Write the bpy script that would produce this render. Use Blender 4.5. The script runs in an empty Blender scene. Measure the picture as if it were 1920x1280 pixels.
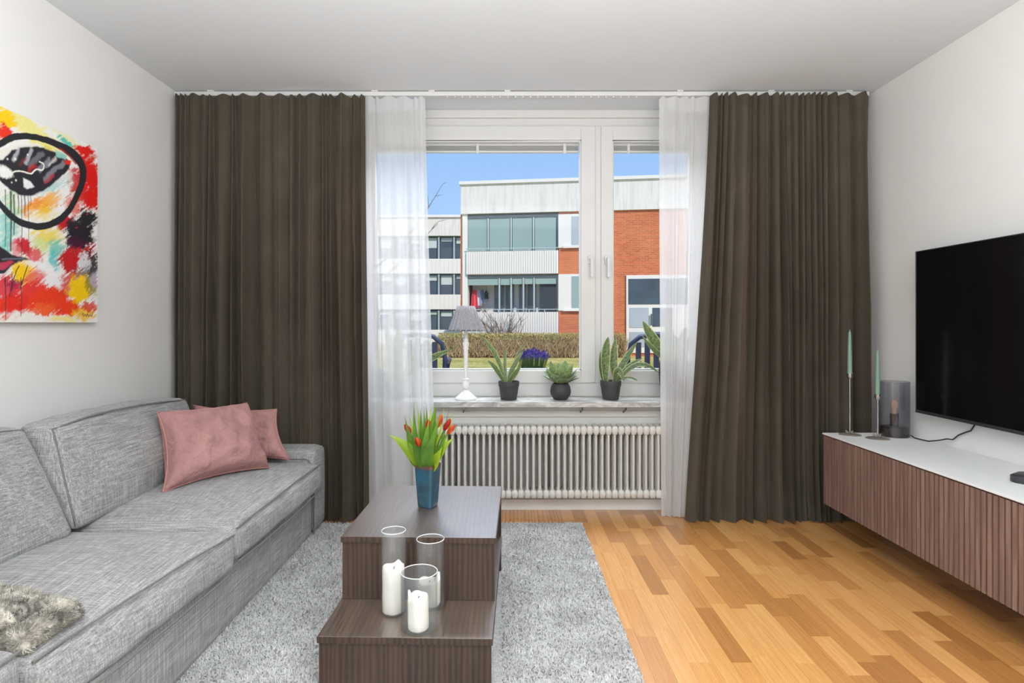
import bpy, bmesh, math, random
import numpy as np
from mathutils import Vector, Matrix, noise as mnoise

random.seed(7)
rng = np.random.RandomState(11)
C = bpy.context.scene.collection
SC = bpy.context.scene
PI = math.pi

# ------------------------------------------------------------------ camera
F, VX, VY, H = 1120.0, 945.0, 606.0, 1.13      # focal length in pixels, vanishing point, eye height
cam_d = bpy.data.cameras.new('camera')
cam = bpy.data.objects.new('camera', cam_d); C.objects.link(cam)
cam.location = (0, 0, H); cam.rotation_euler = (PI/2, 0, 0)
cam_d.sensor_width = 36.0; cam_d.lens = 36.0*F/1920.0
cam_d.shift_x = (960-VX)/1920.0; cam_d.shift_y = -(640-VY)/1920.0
cam_d.clip_start = 0.05; cam_d.clip_end = 300
SC.camera = cam

# ------------------------------------------------------------------ sky, sun, lights, exposure
w = bpy.data.worlds.new('world'); SC.world = w; w.use_nodes = True
wn, wl = w.node_tree.nodes, w.node_tree.links
bg = wn['Background']
tc = wn.new('ShaderNodeTexCoord'); sp = wn.new('ShaderNodeSeparateXYZ'); rp = wn.new('ShaderNodeValToRGB')
wl.new(tc.outputs['Generated'], sp.inputs[0]); wl.new(sp.outputs['Z'], rp.inputs[0])
rp.color_ramp.elements[0].position = 0.0; rp.color_ramp.elements[0].color = (0.47, 0.70, 1.0, 1)
rp.color_ramp.elements[1].position = 0.55; rp.color_ramp.elements[1].color = (0.22, 0.46, 0.95, 1)
wl.new(rp.outputs[0], bg.inputs[0]); bg.inputs[1].default_value = 1.0

def light(name, kind, loc, rot, energy, col=(1, 1, 1), size=None):
    d = bpy.data.lights.new(name, kind); o = bpy.data.objects.new(name, d); C.objects.link(o)
    o.location = loc; o.rotation_euler = rot; d.energy = energy; d.color = col
    if size:
        d.shape = 'RECTANGLE'; d.size, d.size_y = size
    return o
sun = light('sun', 'SUN', (3, -5, 9), (0, 0, 0), 3.1, (1.0, 0.91, 0.79))
sun.rotation_euler = Vector((-0.42, 0.78, -0.62)).to_track_quat('-Z', 'Y').to_euler()
sun.data.angle = 0.009
# added unseen fill light behind the camera, before the blank rear wall
light('rear_fill_light', 'AREA', (0.1, -2.3, 1.45), (PI/2, 0, 0), 40, (0.92, 0.96, 1.0), (3.6, 1.9))
# added bodiless area light facing up, brightening the ceiling and side walls
light('upward_fill_light', 'AREA', (0.15, 0.15, 1.30), (PI, 0, 0), 168, (0.90, 0.955, 1.0), (2.2, 1.6))
# added overhead area light out of view, lifting the floor and sofa
light('overhead_fill_light', 'AREA', (0.25, 0.35, 2.42), (0, 0, 0), 28, (0.92, 0.96, 1.0), (1.5, 1.5))
# sky light falling in through the window from above
sky_l = light('window_sky_light', 'AREA', (0.25, 4.75, 3.35), (0, 0, 0), 190, (0.93, 0.965, 1.0), (2.6, 1.5))
sky_l.rotation_euler = Vector((0, -0.72, -0.69)).to_track_quat('-Z', 'Y').to_euler()

vs = SC.view_settings
vs.view_transform = 'Standard'; vs.look = 'None'; vs.gamma = 1.0; vs.exposure = 0.0; vs.use_curve_mapping = False
SC.display_settings.display_device = 'sRGB'

# ------------------------------------------------------------------ small helpers
def at(u, v, Y): return Vector(((u-VX)/F*Y, Y, H-(v-VY)/F*Y))
def onz(u, v, z): return at(u, v, (H-z)*F/(v-VY))
def lin(c):
    r = []
    for x in c[:3]:
        x /= 255.0
        r.append(x/12.92 if x <= 0.04045 else ((x+0.055)/1.055)**2.4)
    return tuple(r) + (1.0,)
def lerp(a, b, t): return a+(b-a)*t

ORG = {}
def org(o): return ORG.get(o.name, Vector((0, 0, 0)))
def tag(o, label=None, cat=None, group=None, kind=None):
    if label: o['label'] = label
    if cat: o['category'] = cat
    if group: o['group'] = group
    if kind: o['kind'] = kind
    return o
def thing(name, label, cat, loc=(0, 0, 0), rotz=0.0, group=None, kind=None):
    o = bpy.data.objects.new(name, None); C.objects.link(o); o.empty_display_size = 0.05
    o.location = loc; o.rotation_euler = (0, 0, rotz); ORG[o.name] = Vector(loc)
    return tag(o, label, cat, group, kind)

class MB:
    """collects geometry in world (or parent-local) coordinates and links it as one mesh object"""
    def __init__(s): s.v = []; s.f = []; s.uv = []; s.col = None
    def add(s, vs_, fs_, uv=None):
        b = len(s.v); s.v += [tuple(p) for p in vs_]; s.f += [tuple(b+i for i in f) for f in fs_]
        s.uv += list(uv) if uv else [(0.5, 0.5)]*len(vs_)
        return s
    def box(s, x0, x1, y0, y1, z0, z1):
        return s.add([(x0,y0,z0),(x1,y0,z0),(x1,y1,z0),(x0,y1,z0),(x0,y0,z1),(x1,y0,z1),(x1,y1,z1),(x0,y1,z1)],
                     [(0,3,2,1),(4,5,6,7),(0,1,5,4),(1,2,6,5),(2,3,7,6),(3,0,4,7)])
    def tube(s, pts, r, n=8, cap=True):
        pts = [Vector(p) for p in pts]; m = len(pts)
        rad = r if isinstance(r, (list, tuple)) else [r]*m
        vs_, fs_ = [], []; prev = None
        for i, p in enumerate(pts):
            d = (pts[min(i+1, m-1)]-pts[max(i-1, 0)])
            d = d.normalized() if d.length > 1e-9 else Vector((0, 0, 1))
            if prev is None:
                a = Vector((1, 0, 0)) if abs(d.x) < 0.8 else Vector((0, 1, 0))
                nx = d.cross(a).normalized()
            else:
                nx = (prev-d*prev.dot(d)); nx = nx.normalized() if nx.length > 1e-6 else d.orthogonal().normalized()
            prev = nx; ny = d.cross(nx)
            for k in range(n):
                a = 2*PI*k/n; vs_.append(p+nx*(math.cos(a)*rad[i])+ny*(math.sin(a)*rad[i]))
        for i in range(m-1):
            for k in range(n):
                a, b = i*n+k, i*n+(k+1) % n; fs_.append((a, b, b+n, a+n))
        if cap:
            fs_.append(tuple(range(n-1, -1, -1))); fs_.append(tuple((m-1)*n+k for k in range(n)))
        return s.add(vs_, fs_)
    def lathe(s, prof, c, n=24, cap=(True, True), wob=None):
        vs_, fs_ = [], []
        for i, (r, z) in enumerate(prof):
            for k in range(n):
                a = 2*PI*k/n; q = 1.0 if wob is None else wob(a, i)
                vs_.append((c[0]+math.cos(a)*r*q, c[1]+math.sin(a)*r*q, c[2]+z))
        for i in range(len(prof)-1):
            for k in range(n):
                a, b = i*n+k, i*n+(k+1) % n; fs_.append((a, b, b+n, a+n))
        if cap[0]: fs_.append(tuple(range(n-1, -1, -1)))
        if cap[1]: fs_.append(tuple((len(prof)-1)*n+k for k in range(n)))
        return s.add(vs_, fs_)
    def grid(s, fn, nu, nv):
        vs_, fs_, uv = [], [], []
        for j in range(nv+1):
            for i in range(nu+1):
                vs_.append(fn(i/nu, j/nv)); uv.append((i/nu, j/nv))
        for j in range(nv):
            for i in range(nu):
                a = j*(nu+1)+i; fs_.append((a, a+1, a+nu+2, a+nu+1))
        return s.add(vs_, fs_, uv)
    def prism(s, poly, z0, z1):
        n = len(poly)
        vs_ = [(p[0], p[1], z0) for p in poly]+[(p[0], p[1], z1) for p in poly]
        fs_ = [tuple(range(n-1, -1, -1)), tuple(range(n, 2*n))]+[(i, (i+1) % n, n+(i+1) % n, n+i) for i in range(n)]
        return s.add(vs_, fs_)
    def build(s, name, mat, parent=None, smooth=False, bevel=0.0, seg=2, local=False, ang=40, kind=None):
        me = bpy.data.meshes.new(name)
        vv = np.array(s.v, dtype=float)
        if local: o0 = Vector((0, 0, 0))
        else:
            lo, hi = vv.min(0), vv.max(0); o0 = Vector(((lo[0]+hi[0])/2, (lo[1]+hi[1])/2, lo[2]))
        vv = vv-np.array(o0)
        me.from_pydata([tuple(p) for p in vv], [], s.f); me.update()
        ul = me.uv_layers.new(name='uv')
        li = np.zeros(len(me.loops), dtype=np.int32); me.loops.foreach_get('vertex_index', li)
        ul.data.foreach_set('uv', np.array(s.uv, dtype=np.float32)[li].ravel())
        if bevel > 0:
            bm = bmesh.new(); bm.from_mesh(me)
            bmesh.ops.remove_doubles(bm, verts=bm.verts, dist=1e-5)
            es = [e for e in bm.edges if len(e.link_faces) == 2 and e.calc_face_angle(0) > 0.6]
            bmesh.ops.bevel(bm, geom=es, offset=bevel, segments=seg, profile=0.5, affect='EDGES', clamp_overlap=True)
            bm.to_mesh(me); bm.free()
        if smooth:
            me.polygons.foreach_set('use_smooth', [True]*len(me.polygons)); me.set_sharp_from_angle(angle=math.radians(ang))
        me.materials.append(mat)
        o = bpy.data.objects.new(name, me); C.objects.link(o)
        if parent is not None:
            o.parent = parent
            if local: ORG[o.name] = Vector((0, 0, 0))
            else: o.location = o0-org(parent); ORG[o.name] = o0
        else:
            o.location = o0; ORG[o.name] = o0
        if kind: o['kind'] = kind
        return o
def struct(name, mb, mat, **k):
    return tag(mb.build(name, mat, **k), kind='structure')
def copy_of(o, loc, parent, scale=None, rot=None):
    c = o.copy(); C.objects.link(c); c.parent = parent; c.location = loc
    if scale: c.scale = scale
    if rot: c.rotation_euler = rot
    return c

def cube_grid(n):
    """surface points of [-1,1]^3 and quads"""
    idx, vs_, fs_ = {}, [], []
    def vid(p):
        k = tuple(round(q*n) for q in p)
        if k not in idx: idx[k] = len(vs_); vs_.append(p)
        return idx[k]
    t = [-1+2*i/n for i in range(n+1)]
    for ax in range(3):
        for sg in (-1, 1):
            for i in range(n):
                for j in range(n):
                    q = []
                    for a, b in ((i, j), (i+1, j), (i+1, j+1), (i, j+1)):
                        p = [0, 0, 0]; p[ax] = sg; p[(ax+1) % 3] = t[a]; p[(ax+2) % 3] = t[b]; q.append(vid(tuple(p)))
                    fs_.append(tuple(q) if sg > 0 else tuple(reversed(q)))
    return vs_, fs_
def pad(mb, lo4, hi4, r=0.04, crown=(0.0, 0.0, 0.03), n=14, wr=0.0, wscale=6.0, seed=0.0, bottom=0.3):
    """soft upholstered block: eight corner points, rounded edges, bulging faces, wrinkles"""
    lo4 = [Vector(p) for p in lo4]; hi4 = [Vector(p) for p in hi4]
    hx = (lo4[1]-lo4[0]).length/2; hy = (lo4[3]-lo4[0]).length/2; hz = (hi4[0]-lo4[0]).length/2
    hs = Vector((hx, hy, hz)); r = min(r, hx*0.95, hy*0.95, hz*0.95)
    vs_, fs_ = cube_grid(n); out = []
    for p in vs_:
        q = Vector((p[0]*hx, p[1]*hy, p[2]*hz))
        inn = Vector([max(-(hs[k]-r), min(hs[k]-r, q[k])) for k in range(3)])
        d = q-inn; q = inn+d.normalized()*r if d.length > 1e-9 else q
        a = Vector([q[k]/hs[k] for k in range(3)])
        e = [max(0.0, 1-a[k]*a[k]) for k in range(3)]
        b = [crown[0]*a.x*e[1]*e[2], crown[1]*a.y*e[0]*e[2], crown[2]*(a.z if a.z > 0 else a.z*bottom)*(e[0]*e[1])**0.75]
        for k in range(3): a[k] += b[k]/hs[k]
        tx, ty, tz = (a.x+1)/2, (a.y+1)/2, (a.z+1)/2
        l = lerp(lerp(lo4[0], lo4[1], tx), lerp(lo4[3], lo4[2], tx), ty)
        h = lerp(lerp(hi4[0], hi4[1], tx), lerp(hi4[3], hi4[2], tx), ty)
        w_ = lerp(l, h, tz)
        if wr:
            nn = mnoise.noise_vector(Vector((w_.x*wscale+seed, w_.y*wscale, w_.z*wscale)))+0.4*mnoise.noise_vector(w_*wscale*2.7)
            w_ = w_+nn*wr
        out.append(w_)
    return mb.add(out, fs_)

def bez(p0, p1, p2, n):
    p0, p1, p2 = Vector(p0), Vector(p1), Vector(p2)
    return [p0*(1-t)**2+p1*2*t*(1-t)+p2*t*t for t in [i/n for i in range(n+1)]]
def leaf(mb, p0, p1, p2, width, face, n=10, prof=None, vee=0.25, twist=0.0):
    """blade along a bent line; face = direction the blade's face looks to"""
    pts = bez(p0, p1, p2, n); face = Vector(face)
    prof = prof or (lambda t: min(1.0, 0.45+1.6*t)*max(0.0, 1-t**2.6)**0.75)
    vs_, fs_, uv = [], [], []
    for i, p in enumerate(pts):
        t = i/n; d = (pts[min(i+1, n)]-pts[max(i-1, 0)]).normalized()
        sd = d.cross(face); sd = sd.normalized() if sd.length > 1e-6 else d.orthogonal().normalized()
        if twist: sd = Matrix.Rotation(twist*t, 3, d) @ sd
        nr = sd.cross(d); wv = width*prof(t)/2
        for k, q in enumerate((-1, -0.5, 0, 0.5, 1)):
            vs_.append(p+sd*(wv*q)+nr*(wv*vee*(q*q))); uv.append(((q+1)/2, t))
    for i in range(n):
        for k in range(4):
            a = i*5+k; fs_.append((a, a+1, a+6, a+5))
    return mb.add(vs_, fs_, uv)

# ------------------------------------------------------------------ materials
def nt(name):
    m = bpy.data.materials.new(name); m.use_nodes = True
    n, l = m.node_tree.nodes, m.node_tree.links
    return m, n, l, n['Principled BSDF']
def setp(b, **k):
    for a, v in k.items(): b.inputs[a].default_value = v
def texco(n, l, scale=(1, 1, 1), kind='Object', rot=(0, 0, 0)):
    t = n.new('ShaderNodeTexCoord'); m = n.new('ShaderNodeMapping'); l.new(t.outputs[kind], m.inputs[0])
    m.inputs['Scale'].default_value = scale; m.inputs['Rotation'].default_value = rot
    return m.outputs[0]
def nz(n, l, co, scale, detail=3.0, rough=0.55, dist=0.0):
    t = n.new('ShaderNodeTexNoise'); l.new(co, t.inputs['Vector'])
    t.inputs['Scale'].default_value = scale; t.inputs['Detail'].default_value = detail
    t.inputs['Roughness'].default_value = rough; t.inputs['Distortion'].default_value = dist
    return t.outputs['Fac']
def ramp(n, l, fac, stops):
    r = n.new('ShaderNodeValToRGB'); l.new(fac, r.inputs[0]); e = r.color_ramp.elements
    while len(e) < len(stops): e.new(0.5)
    for k, (p, c) in enumerate(stops): e[k].position = p; e[k].color = c
    return r.outputs[0]
def math_(n, l, op, a, b=None, c=None, clamp=False):
    t = n.new('ShaderNodeMath'); t.operation = op; t.use_clamp = clamp
    for k, x in enumerate((a, b, c)):
        if x is None: continue
        if isinstance(x, (int, float)): t.inputs[k].default_value = x
        else: l.new(x, t.inputs[k])
    return t.outputs[0]
def mixc(n, l, fac, a, b, mode='MIX'):
    t = n.new('ShaderNodeMix'); t.data_type = 'RGBA'; t.blend_type = mode
    for s_, x in ((t.inputs[0], fac), (t.inputs[6], a), (t.inputs[7], b)):
        if isinstance(x, (int, float)): s_.default_value = x
        elif isinstance(x, tuple): s_.default_value = x
        else: l.new(x, s_)
    return t.outputs[2]
def bump(n, l, b, hgt, strength=0.3, dist=0.005):
    t = n.new('ShaderNodeBump'); t.inputs['Strength'].default_value = strength; t.inputs['Distance'].default_value = dist
    l.new(hgt, t.inputs['Height']); l.new(t.outputs[0], b.inputs['Normal'])
def dark(c, k): return (c[0]*k, c[1]*k, c[2]*k, 1)
def plain(name, c, rough=0.5, var=0.10, vs_=8.0, spec=0.5, metal=0.0, bmp=0.0, bs=60.0, sheen=0.0, coat=0.0):
    m, n, l, b = nt(name); co = texco(n, l); c = lin(c)
    l.new(ramp(n, l, nz(n, l, co, vs_), [(0.25, dark(c, 1-var)), (0.75, dark(c, 1+var*0.6))]), b.inputs['Base Color'])
    setp(b, Roughness=rough, Metallic=metal); b.inputs['Specular IOR Level'].default_value = spec
    b.inputs['Sheen Weight'].default_value = sheen; b.inputs['Coat Weight'].default_value = coat
    if bmp: bump(n, l, b, nz(n, l, co, bs), bmp, 0.002)
    return m
def wood(name, c1, c2, along='Z', scale=9.0, rough=0.4, rand=0.0, spec=0.5, coat=0.0, rings=0.5, streak=1.0):
    m, n, l, b = nt(name)
    sc = {'X': (0.07, 1, 1), 'Y': (1, 0.07, 1), 'Z': (1, 1, 0.07)}[along]
    co = texco(n, l, sc)
    oi = n.new('ShaderNodeObjectInfo'); off = n.new('ShaderNodeVectorMath'); off.operation = 'ADD'
    k = n.new('ShaderNodeVectorMath'); k.operation = 'SCALE'; k.inputs[0].default_value = (13.1, 7.7, 5.3); k.inputs['Scale'].default_value = 1.0
    l.new(oi.outputs['Random'], k.inputs['Scale']); l.new(co, off.inputs[0]); l.new(k.outputs[0], off.inputs[1])
    co = off.outputs[0]
    a = nz(n, l, co, scale, 4, 0.6, rings)
    f = nz(n, l, co, scale*9, 2, 0.6)
    w_ = n.new('ShaderNodeTexWave'); w_.inputs['Scale'].default_value = scale*0.9; w_.inputs['Distortion'].default_value = 7.0
    w_.inputs['Detail'].default_value = 2.0; w_.inputs['Detail Scale'].default_value = 1.0; l.new(co, w_.inputs['Vector'])
    g = math_(n, l, 'ADD', math_(n, l, 'MULTIPLY', a, 0.55), math_(n, l, 'ADD', math_(n, l, 'MULTIPLY', w_.outputs['Fac'], 0.22*streak), math_(n, l, 'MULTIPLY', f, 0.25)))
    col = ramp(n, l, g, [(0.30, lin(c2)), (0.68, lin(c1))])
    return m, n, l, b, col, g, oi
M = {}
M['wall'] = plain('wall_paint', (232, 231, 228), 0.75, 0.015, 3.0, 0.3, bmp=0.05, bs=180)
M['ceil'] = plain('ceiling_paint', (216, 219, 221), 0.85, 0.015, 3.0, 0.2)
M['backwall'] = plain('shaded_wall_paint', (206, 205, 200), 0.75, 0.015, 3.0, 0.3)  # wall white greyed evenly; the backlit shade is put into the colour
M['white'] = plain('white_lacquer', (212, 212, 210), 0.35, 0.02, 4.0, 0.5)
M['whitematte'] = plain('white_matte_paint', (232, 232, 230), 0.5, 0.02, 4.0, 0.4)
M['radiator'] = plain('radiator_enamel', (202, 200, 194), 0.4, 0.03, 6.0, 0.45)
M['black'] = plain('black_plastic', (28, 28, 30), 0.45, 0.05)
M['darkgap'] = plain('dark_gap', (40, 36, 34), 0.8, 0.05)
M['chrome'] = plain('brushed_steel', (190, 188, 184), 0.22, 0.04, metal=1.0)
M['greymetal'] = plain('grey_metal', (120, 120, 122), 0.35, 0.05, metal=0.8)

# parquet: every stave its own tone
def mat_oak():
    m, n, l, b, col, g, oi = wood('oak_parquet', (232, 176, 108), (186, 122, 64), 'Y', 16.0, rings=1.2)
    ge = n.new('ShaderNodeNewGeometry')
    rnd = math_(n, l, 'FRACT', math_(n, l, 'ADD', oi.outputs['Random'], ge.outputs['Random Per Island']))
    tone = ramp(n, l, rnd, [(0.0, (0.58, 0.50, 0.42, 1)), (0.25, (0.80, 0.74, 0.66, 1)), (0.6, (0.96, 0.94, 0.90, 1)), (1.0, (1.04, 1.10, 1.14, 1))])
    c = mixc(n, l, 1.0, col, tone, 'MULTIPLY'); l.new(c, b.inputs['Base Color'])
    setp(b, Roughness=0.27); b.inputs['Specular IOR Level'].default_value = 0.55
    b.inputs['Coat Weight'].default_value = 0.5; b.inputs['Coat Roughness'].default_value = 0.2
    bump(n, l, b, g, 0.05, 0.002)
    return m
M['oak'] = mat_oak()
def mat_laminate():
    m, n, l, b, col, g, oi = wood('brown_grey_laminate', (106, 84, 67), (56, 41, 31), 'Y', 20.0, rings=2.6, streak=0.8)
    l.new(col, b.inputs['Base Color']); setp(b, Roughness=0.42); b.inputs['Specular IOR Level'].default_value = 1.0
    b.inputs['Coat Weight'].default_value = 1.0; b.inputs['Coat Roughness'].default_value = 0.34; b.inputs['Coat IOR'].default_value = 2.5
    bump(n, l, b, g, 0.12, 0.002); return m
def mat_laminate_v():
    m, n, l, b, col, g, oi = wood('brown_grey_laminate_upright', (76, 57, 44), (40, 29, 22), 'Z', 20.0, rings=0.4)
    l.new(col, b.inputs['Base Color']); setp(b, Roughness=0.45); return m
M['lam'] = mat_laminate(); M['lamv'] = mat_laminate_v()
def mat_walnut():
    m, n, l, b, col, g, oi = wood('walnut_slat', (148, 120, 108), (112, 86, 76), 'Z', 40.0, rings=0.2)
    t = ramp(n, l, oi.outputs['Random'], [(0, (0.94, 0.94, 0.94, 1)), (1, (1.05, 1.05, 1.05, 1))])
    l.new(mixc(n, l, 1.0, col, t, 'MULTIPLY'), b.inputs['Base Color']); setp(b, Roughness=0.5); return m
M['walnut'] = mat_walnut()
def mat_linen():
    m, n, l, b = nt('grey_linen_weave')
    ths = []
    for sc in ((1.1, 42, 42), (42, 1.1, 42), (42, 42, 1.1)):
        ths.append(nz(n, l, texco(n, l, sc), 6.0, 3, 0.7))
    tcn = n.new('ShaderNodeTexCoord'); sn = n.new('ShaderNodeSeparateXYZ'); l.new(tcn.outputs['Normal'], sn.inputs[0])
    wts = [math_(n, l, 'SUBTRACT', 1.0001, math_(n, l, 'ABSOLUTE', sn.outputs[q])) for q in 'XYZ']
    tot_w = math_(n, l, 'ADD', math_(n, l, 'ADD', wts[0], wts[1]), wts[2])
    mul = [math_(n, l, 'MULTIPLY', a_, b_) for a_, b_ in zip(ths, wts)]
    s_ = math_(n, l, 'MULTIPLY', math_(n, l, 'DIVIDE', math_(n, l, 'ADD', math_(n, l, 'ADD', mul[0], mul[1]), mul[2]), tot_w), 3.0)
    fine = nz(n, l, texco(n, l), 420, 2, 0.7); big = nz(n, l, texco(n, l), 5, 3)
    v = math_(n, l, 'ADD', math_(n, l, 'MULTIPLY', s_, 0.36), math_(n, l, 'ADD', math_(n, l, 'MULTIPLY', fine, 0.32), math_(n, l, 'MULTIPLY', big, 0.10)))
    l.new(ramp(n, l, v, [(0.59, lin((108, 107, 106))), (0.745, lin((146, 145, 144))), (0.92, lin((190, 189, 187)))]), b.inputs['Base Color'])
    setp(b, Roughness=0.95); b.inputs['Specular IOR Level'].default_value = 0.15; b.inputs['Sheen Weight'].default_value = 0.15
    bump(n, l, b, v, 0.35, 0.003); return m
M['linen'] = mat_linen(); M['linen_pipe'] = plain('linen_piping', (122, 120, 117), 0.95, 0.25, 160.0, 0.1)
def mat_velvet(name, c, trans=0.0, sheen=0.5, tcol=None):
    m, n, l, b = nt(name); co = texco(n, l, (1, 1, 0.5)); c = lin(c)
    v = math_(n, l, 'ADD', math_(n, l, 'MULTIPLY', nz(n, l, co, 9, 4, 0.6, 0.6), 0.7), math_(n, l, 'MULTIPLY', nz(n, l, co, 260, 2), 0.3))
    col = ramp(n, l, v, [(0.32, dark(c, 0.85)), (0.5, c), (0.70, dark(c, 1.25))])
    l.new(col, b.inputs['Base Color']); setp(b, Roughness=0.8); b.inputs['Specular IOR Level'].default_value = 0.15
    b.inputs['Sheen Weight'].default_value = sheen; b.inputs['Sheen Roughness'].default_value = 0.35
    b.inputs['Sheen Tint'].default_value = dark(c, 4.0)
    bump(n, l, b, v, 0.12, 0.004)
    if trans:
        tr = n.new('ShaderNodeBsdfTranslucent'); tr.inputs[0].default_value = lin(tcol)
        mx = n.new('ShaderNodeMixShader'); mx.inputs[0].default_value = trans
        l.new(b.outputs[0], mx.inputs[1]); l.new(tr.outputs[0], mx.inputs[2]); l.new(mx.outputs[0], n['Material Output'].inputs[0])
    return m
M['velvet'] = mat_velvet('olive_velvet', (82, 76, 66), 0.13, 0.4, (176, 132, 112))
M['pink'] = mat_velvet('dusty_pink_velvet', (166, 124, 121), 0, 0.35)
_n, _l = M['pink'].node_tree.nodes, M['pink'].node_tree.links
bump(_n, _l, _n['Principled BSDF'], nz(_n, _l, texco(_n, _l, (1, 1, 1)), 13, 3, 0.5, 1.2), 0.55, 0.03)
M['pinkpipe'] = plain('dusty_pink_piping', (172, 124, 118), 0.8, 0.1, 60.0, 0.2)
def mat_sheer():
    m, n, l, b = nt('white_sheer_voile')
    d = n.new('ShaderNodeBsdfDiffuse'); d.inputs[0].default_value = (0.86, 0.86, 0.86, 1)
    tl = n.new('ShaderNodeBsdfTranslucent'); tl.inputs[0].default_value = (0.80, 0.80, 0.81, 1)
    tp = n.new('ShaderNodeBsdfTransparent')
    a = n.new('ShaderNodeMixShader'); a.inputs[0].default_value = 0.5; l.new(d.outputs[0], a.inputs[1]); l.new(tl.outputs[0], a.inputs[2])
    k = n.new('ShaderNodeMixShader')
    thr = nz(n, l, texco(n, l, (1, 1, 0.02)), 380, 2)
    l.new(math_(n, l, 'ADD', 0.19, math_(n, l, 'MULTIPLY', thr, 0.16)), k.inputs[0])
    l.new(a.outputs[0], k.inputs[1]); l.new(tp.outputs[0], k.inputs[2]); l.new(k.outputs[0], n['Material Output'].inputs[0]); return m
M['sheer'] = mat_sheer()
def mat_glass(name, refl=0.02, tint=(1, 1, 1, 1), rough=0.0, edge=False, haze=0.0):
    m, n, l, b = nt(name)
    tp = n.new('ShaderNodeBsdfTransparent'); tp.inputs[0].default_value = tint
    g = n.new('ShaderNodeBsdfGlossy'); g.inputs['Roughness'].default_value = rough
    k = n.new('ShaderNodeMixShader')
    if edge:
        lw = n.new('ShaderNodeLayerWeight'); lw.inputs[0].default_value = 0.35
        l.new(math_(n, l, 'ADD', refl, math_(n, l, 'MULTIPLY', math_(n, l, 'POWER', lw.outputs['Facing'], 3.0), 0.45)), k.inputs[0])
    else: k.inputs[0].default_value = refl
    l.new(tp.outputs[0], k.inputs[1]); l.new(g.outputs[0], k.inputs[2]); res = k.outputs[0]
    if haze:
        df = n.new('ShaderNodeBsdfDiffuse'); df.inputs[0].default_value = (0.9, 0.92, 0.93, 1); hz_ = n.new('ShaderNodeMixShader')
        l.new(math_(n, l, 'MULTIPLY', nz(n, l, texco(n, l, (1, 1, 0.3)), 30, 3), haze*2), hz_.inputs[0]); l.new(res, hz_.inputs[1]); l.new(df.outputs[0], hz_.inputs[2]); res = hz_.outputs[0]
    l.new(res, n['Material Output'].inputs[0]); return m
M['pane'] = mat_glass('window_glass', 0.006)
M['vesselglass'] = mat_glass('clear_vessel_glass', 0.02, (0.988, 0.994, 0.994, 1), 0.05, True, 0.035)
M['smoke'] = mat_glass('smoked_glass', 0.05, (0.84, 0.845, 0.87, 1), 0.03, True)
M['bulbglass'] = mat_glass('bulb_glass', 0.08, (0.95, 0.85, 0.75, 1), 0.02, True)
def mat_marble():
    m, n, l, b = nt('grey_marble')
    v = nz(n, l, texco(n, l, (1.0, 2.2, 2.2), rot=(0, 0, 0.5)), 7, 6, 0.65, 1.6)
    l.new(ramp(n, l, v, [(0.3, lin((120, 120, 118))), (0.5, lin((170, 170, 167))), (0.7, lin((212, 212, 209)))]), b.inputs['Base Color'])
    setp(b, Roughness=0.3); return m
M['marble'] = mat_marble()
def mat_rug():
    m, n, l, b = nt('grey_rug_pile'); co = texco(n, l)
    v = math_(n, l, 'ADD', math_(n, l, 'MULTIPLY', nz(n, l, co, 150, 3, 0.7), 0.55), math_(n, l, 'MULTIPLY', nz(n, l, co, 6, 3), 0.45))
    l.new(ramp(n, l, v, [(0.30, lin((140, 139, 137))), (0.5, lin((190, 189, 187))), (0.70, lin((228, 227, 225)))]), b.inputs['Base Color'])
    setp(b, Roughness=1.0); b.inputs['Specular IOR Level'].default_value = 0.1; bump(n, l, b, v, 0.6, 0.006); return m
M['rug'] = mat_rug()

# ================================================================== THE ROOM
XL, XR, YB, ZC, YR = -1.916, 2.158, 3.63, 2.48, -2.6
WX0, WX1, YW, ZS = -0.936, 1.291, 3.785, 0.667     # window opening, sash plane, sill top
floor = struct('floor', MB().box(XL-0.1, XR+0.1, YR-0.1, YB+0.3, -0.12, -0.0125), M['darkgap'])
# oak staves: those in open view one by one, the rest joined
SWd, gap = 0.07, 0.0006
sm = MB().box(-0.5, 0.5, -0.5, 0.5, -0.5, 0.5)
stave0 = sm.build('stave', M['oak'], floor, local=True)
first = True; rest = MB(); row = 0; x = XR-SWd
while x > XL-SWd:
    y = YR-random.random()*0.4
    while y < YB:
        ln = random.choice((0.24, 0.30, 0.34, 0.38, 0.42, 0.5)); y1 = min(y+ln, YB); y0 = max(y, YR)
        if y1 > YR+0.01:
            if x > 0.27 and y1 > 1.5:
                loc = Vector((x+SWd/2, (y0+y1)/2, -0.006))-org(floor); sc = (SWd-gap, y1-y0-gap, 0.012)
                if first: stave0.location = loc; stave0.scale = sc; first = False
                else: copy_of(stave0, loc, floor, sc)
            else: rest.box(x+gap/2, x+SWd-gap/2, y0+gap/2, y1-gap/2, -0.012, 0.0)
        y += ln
    x -= SWd
rest.build('stave_field', M['oak'], floor, kind='stuff')

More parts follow.
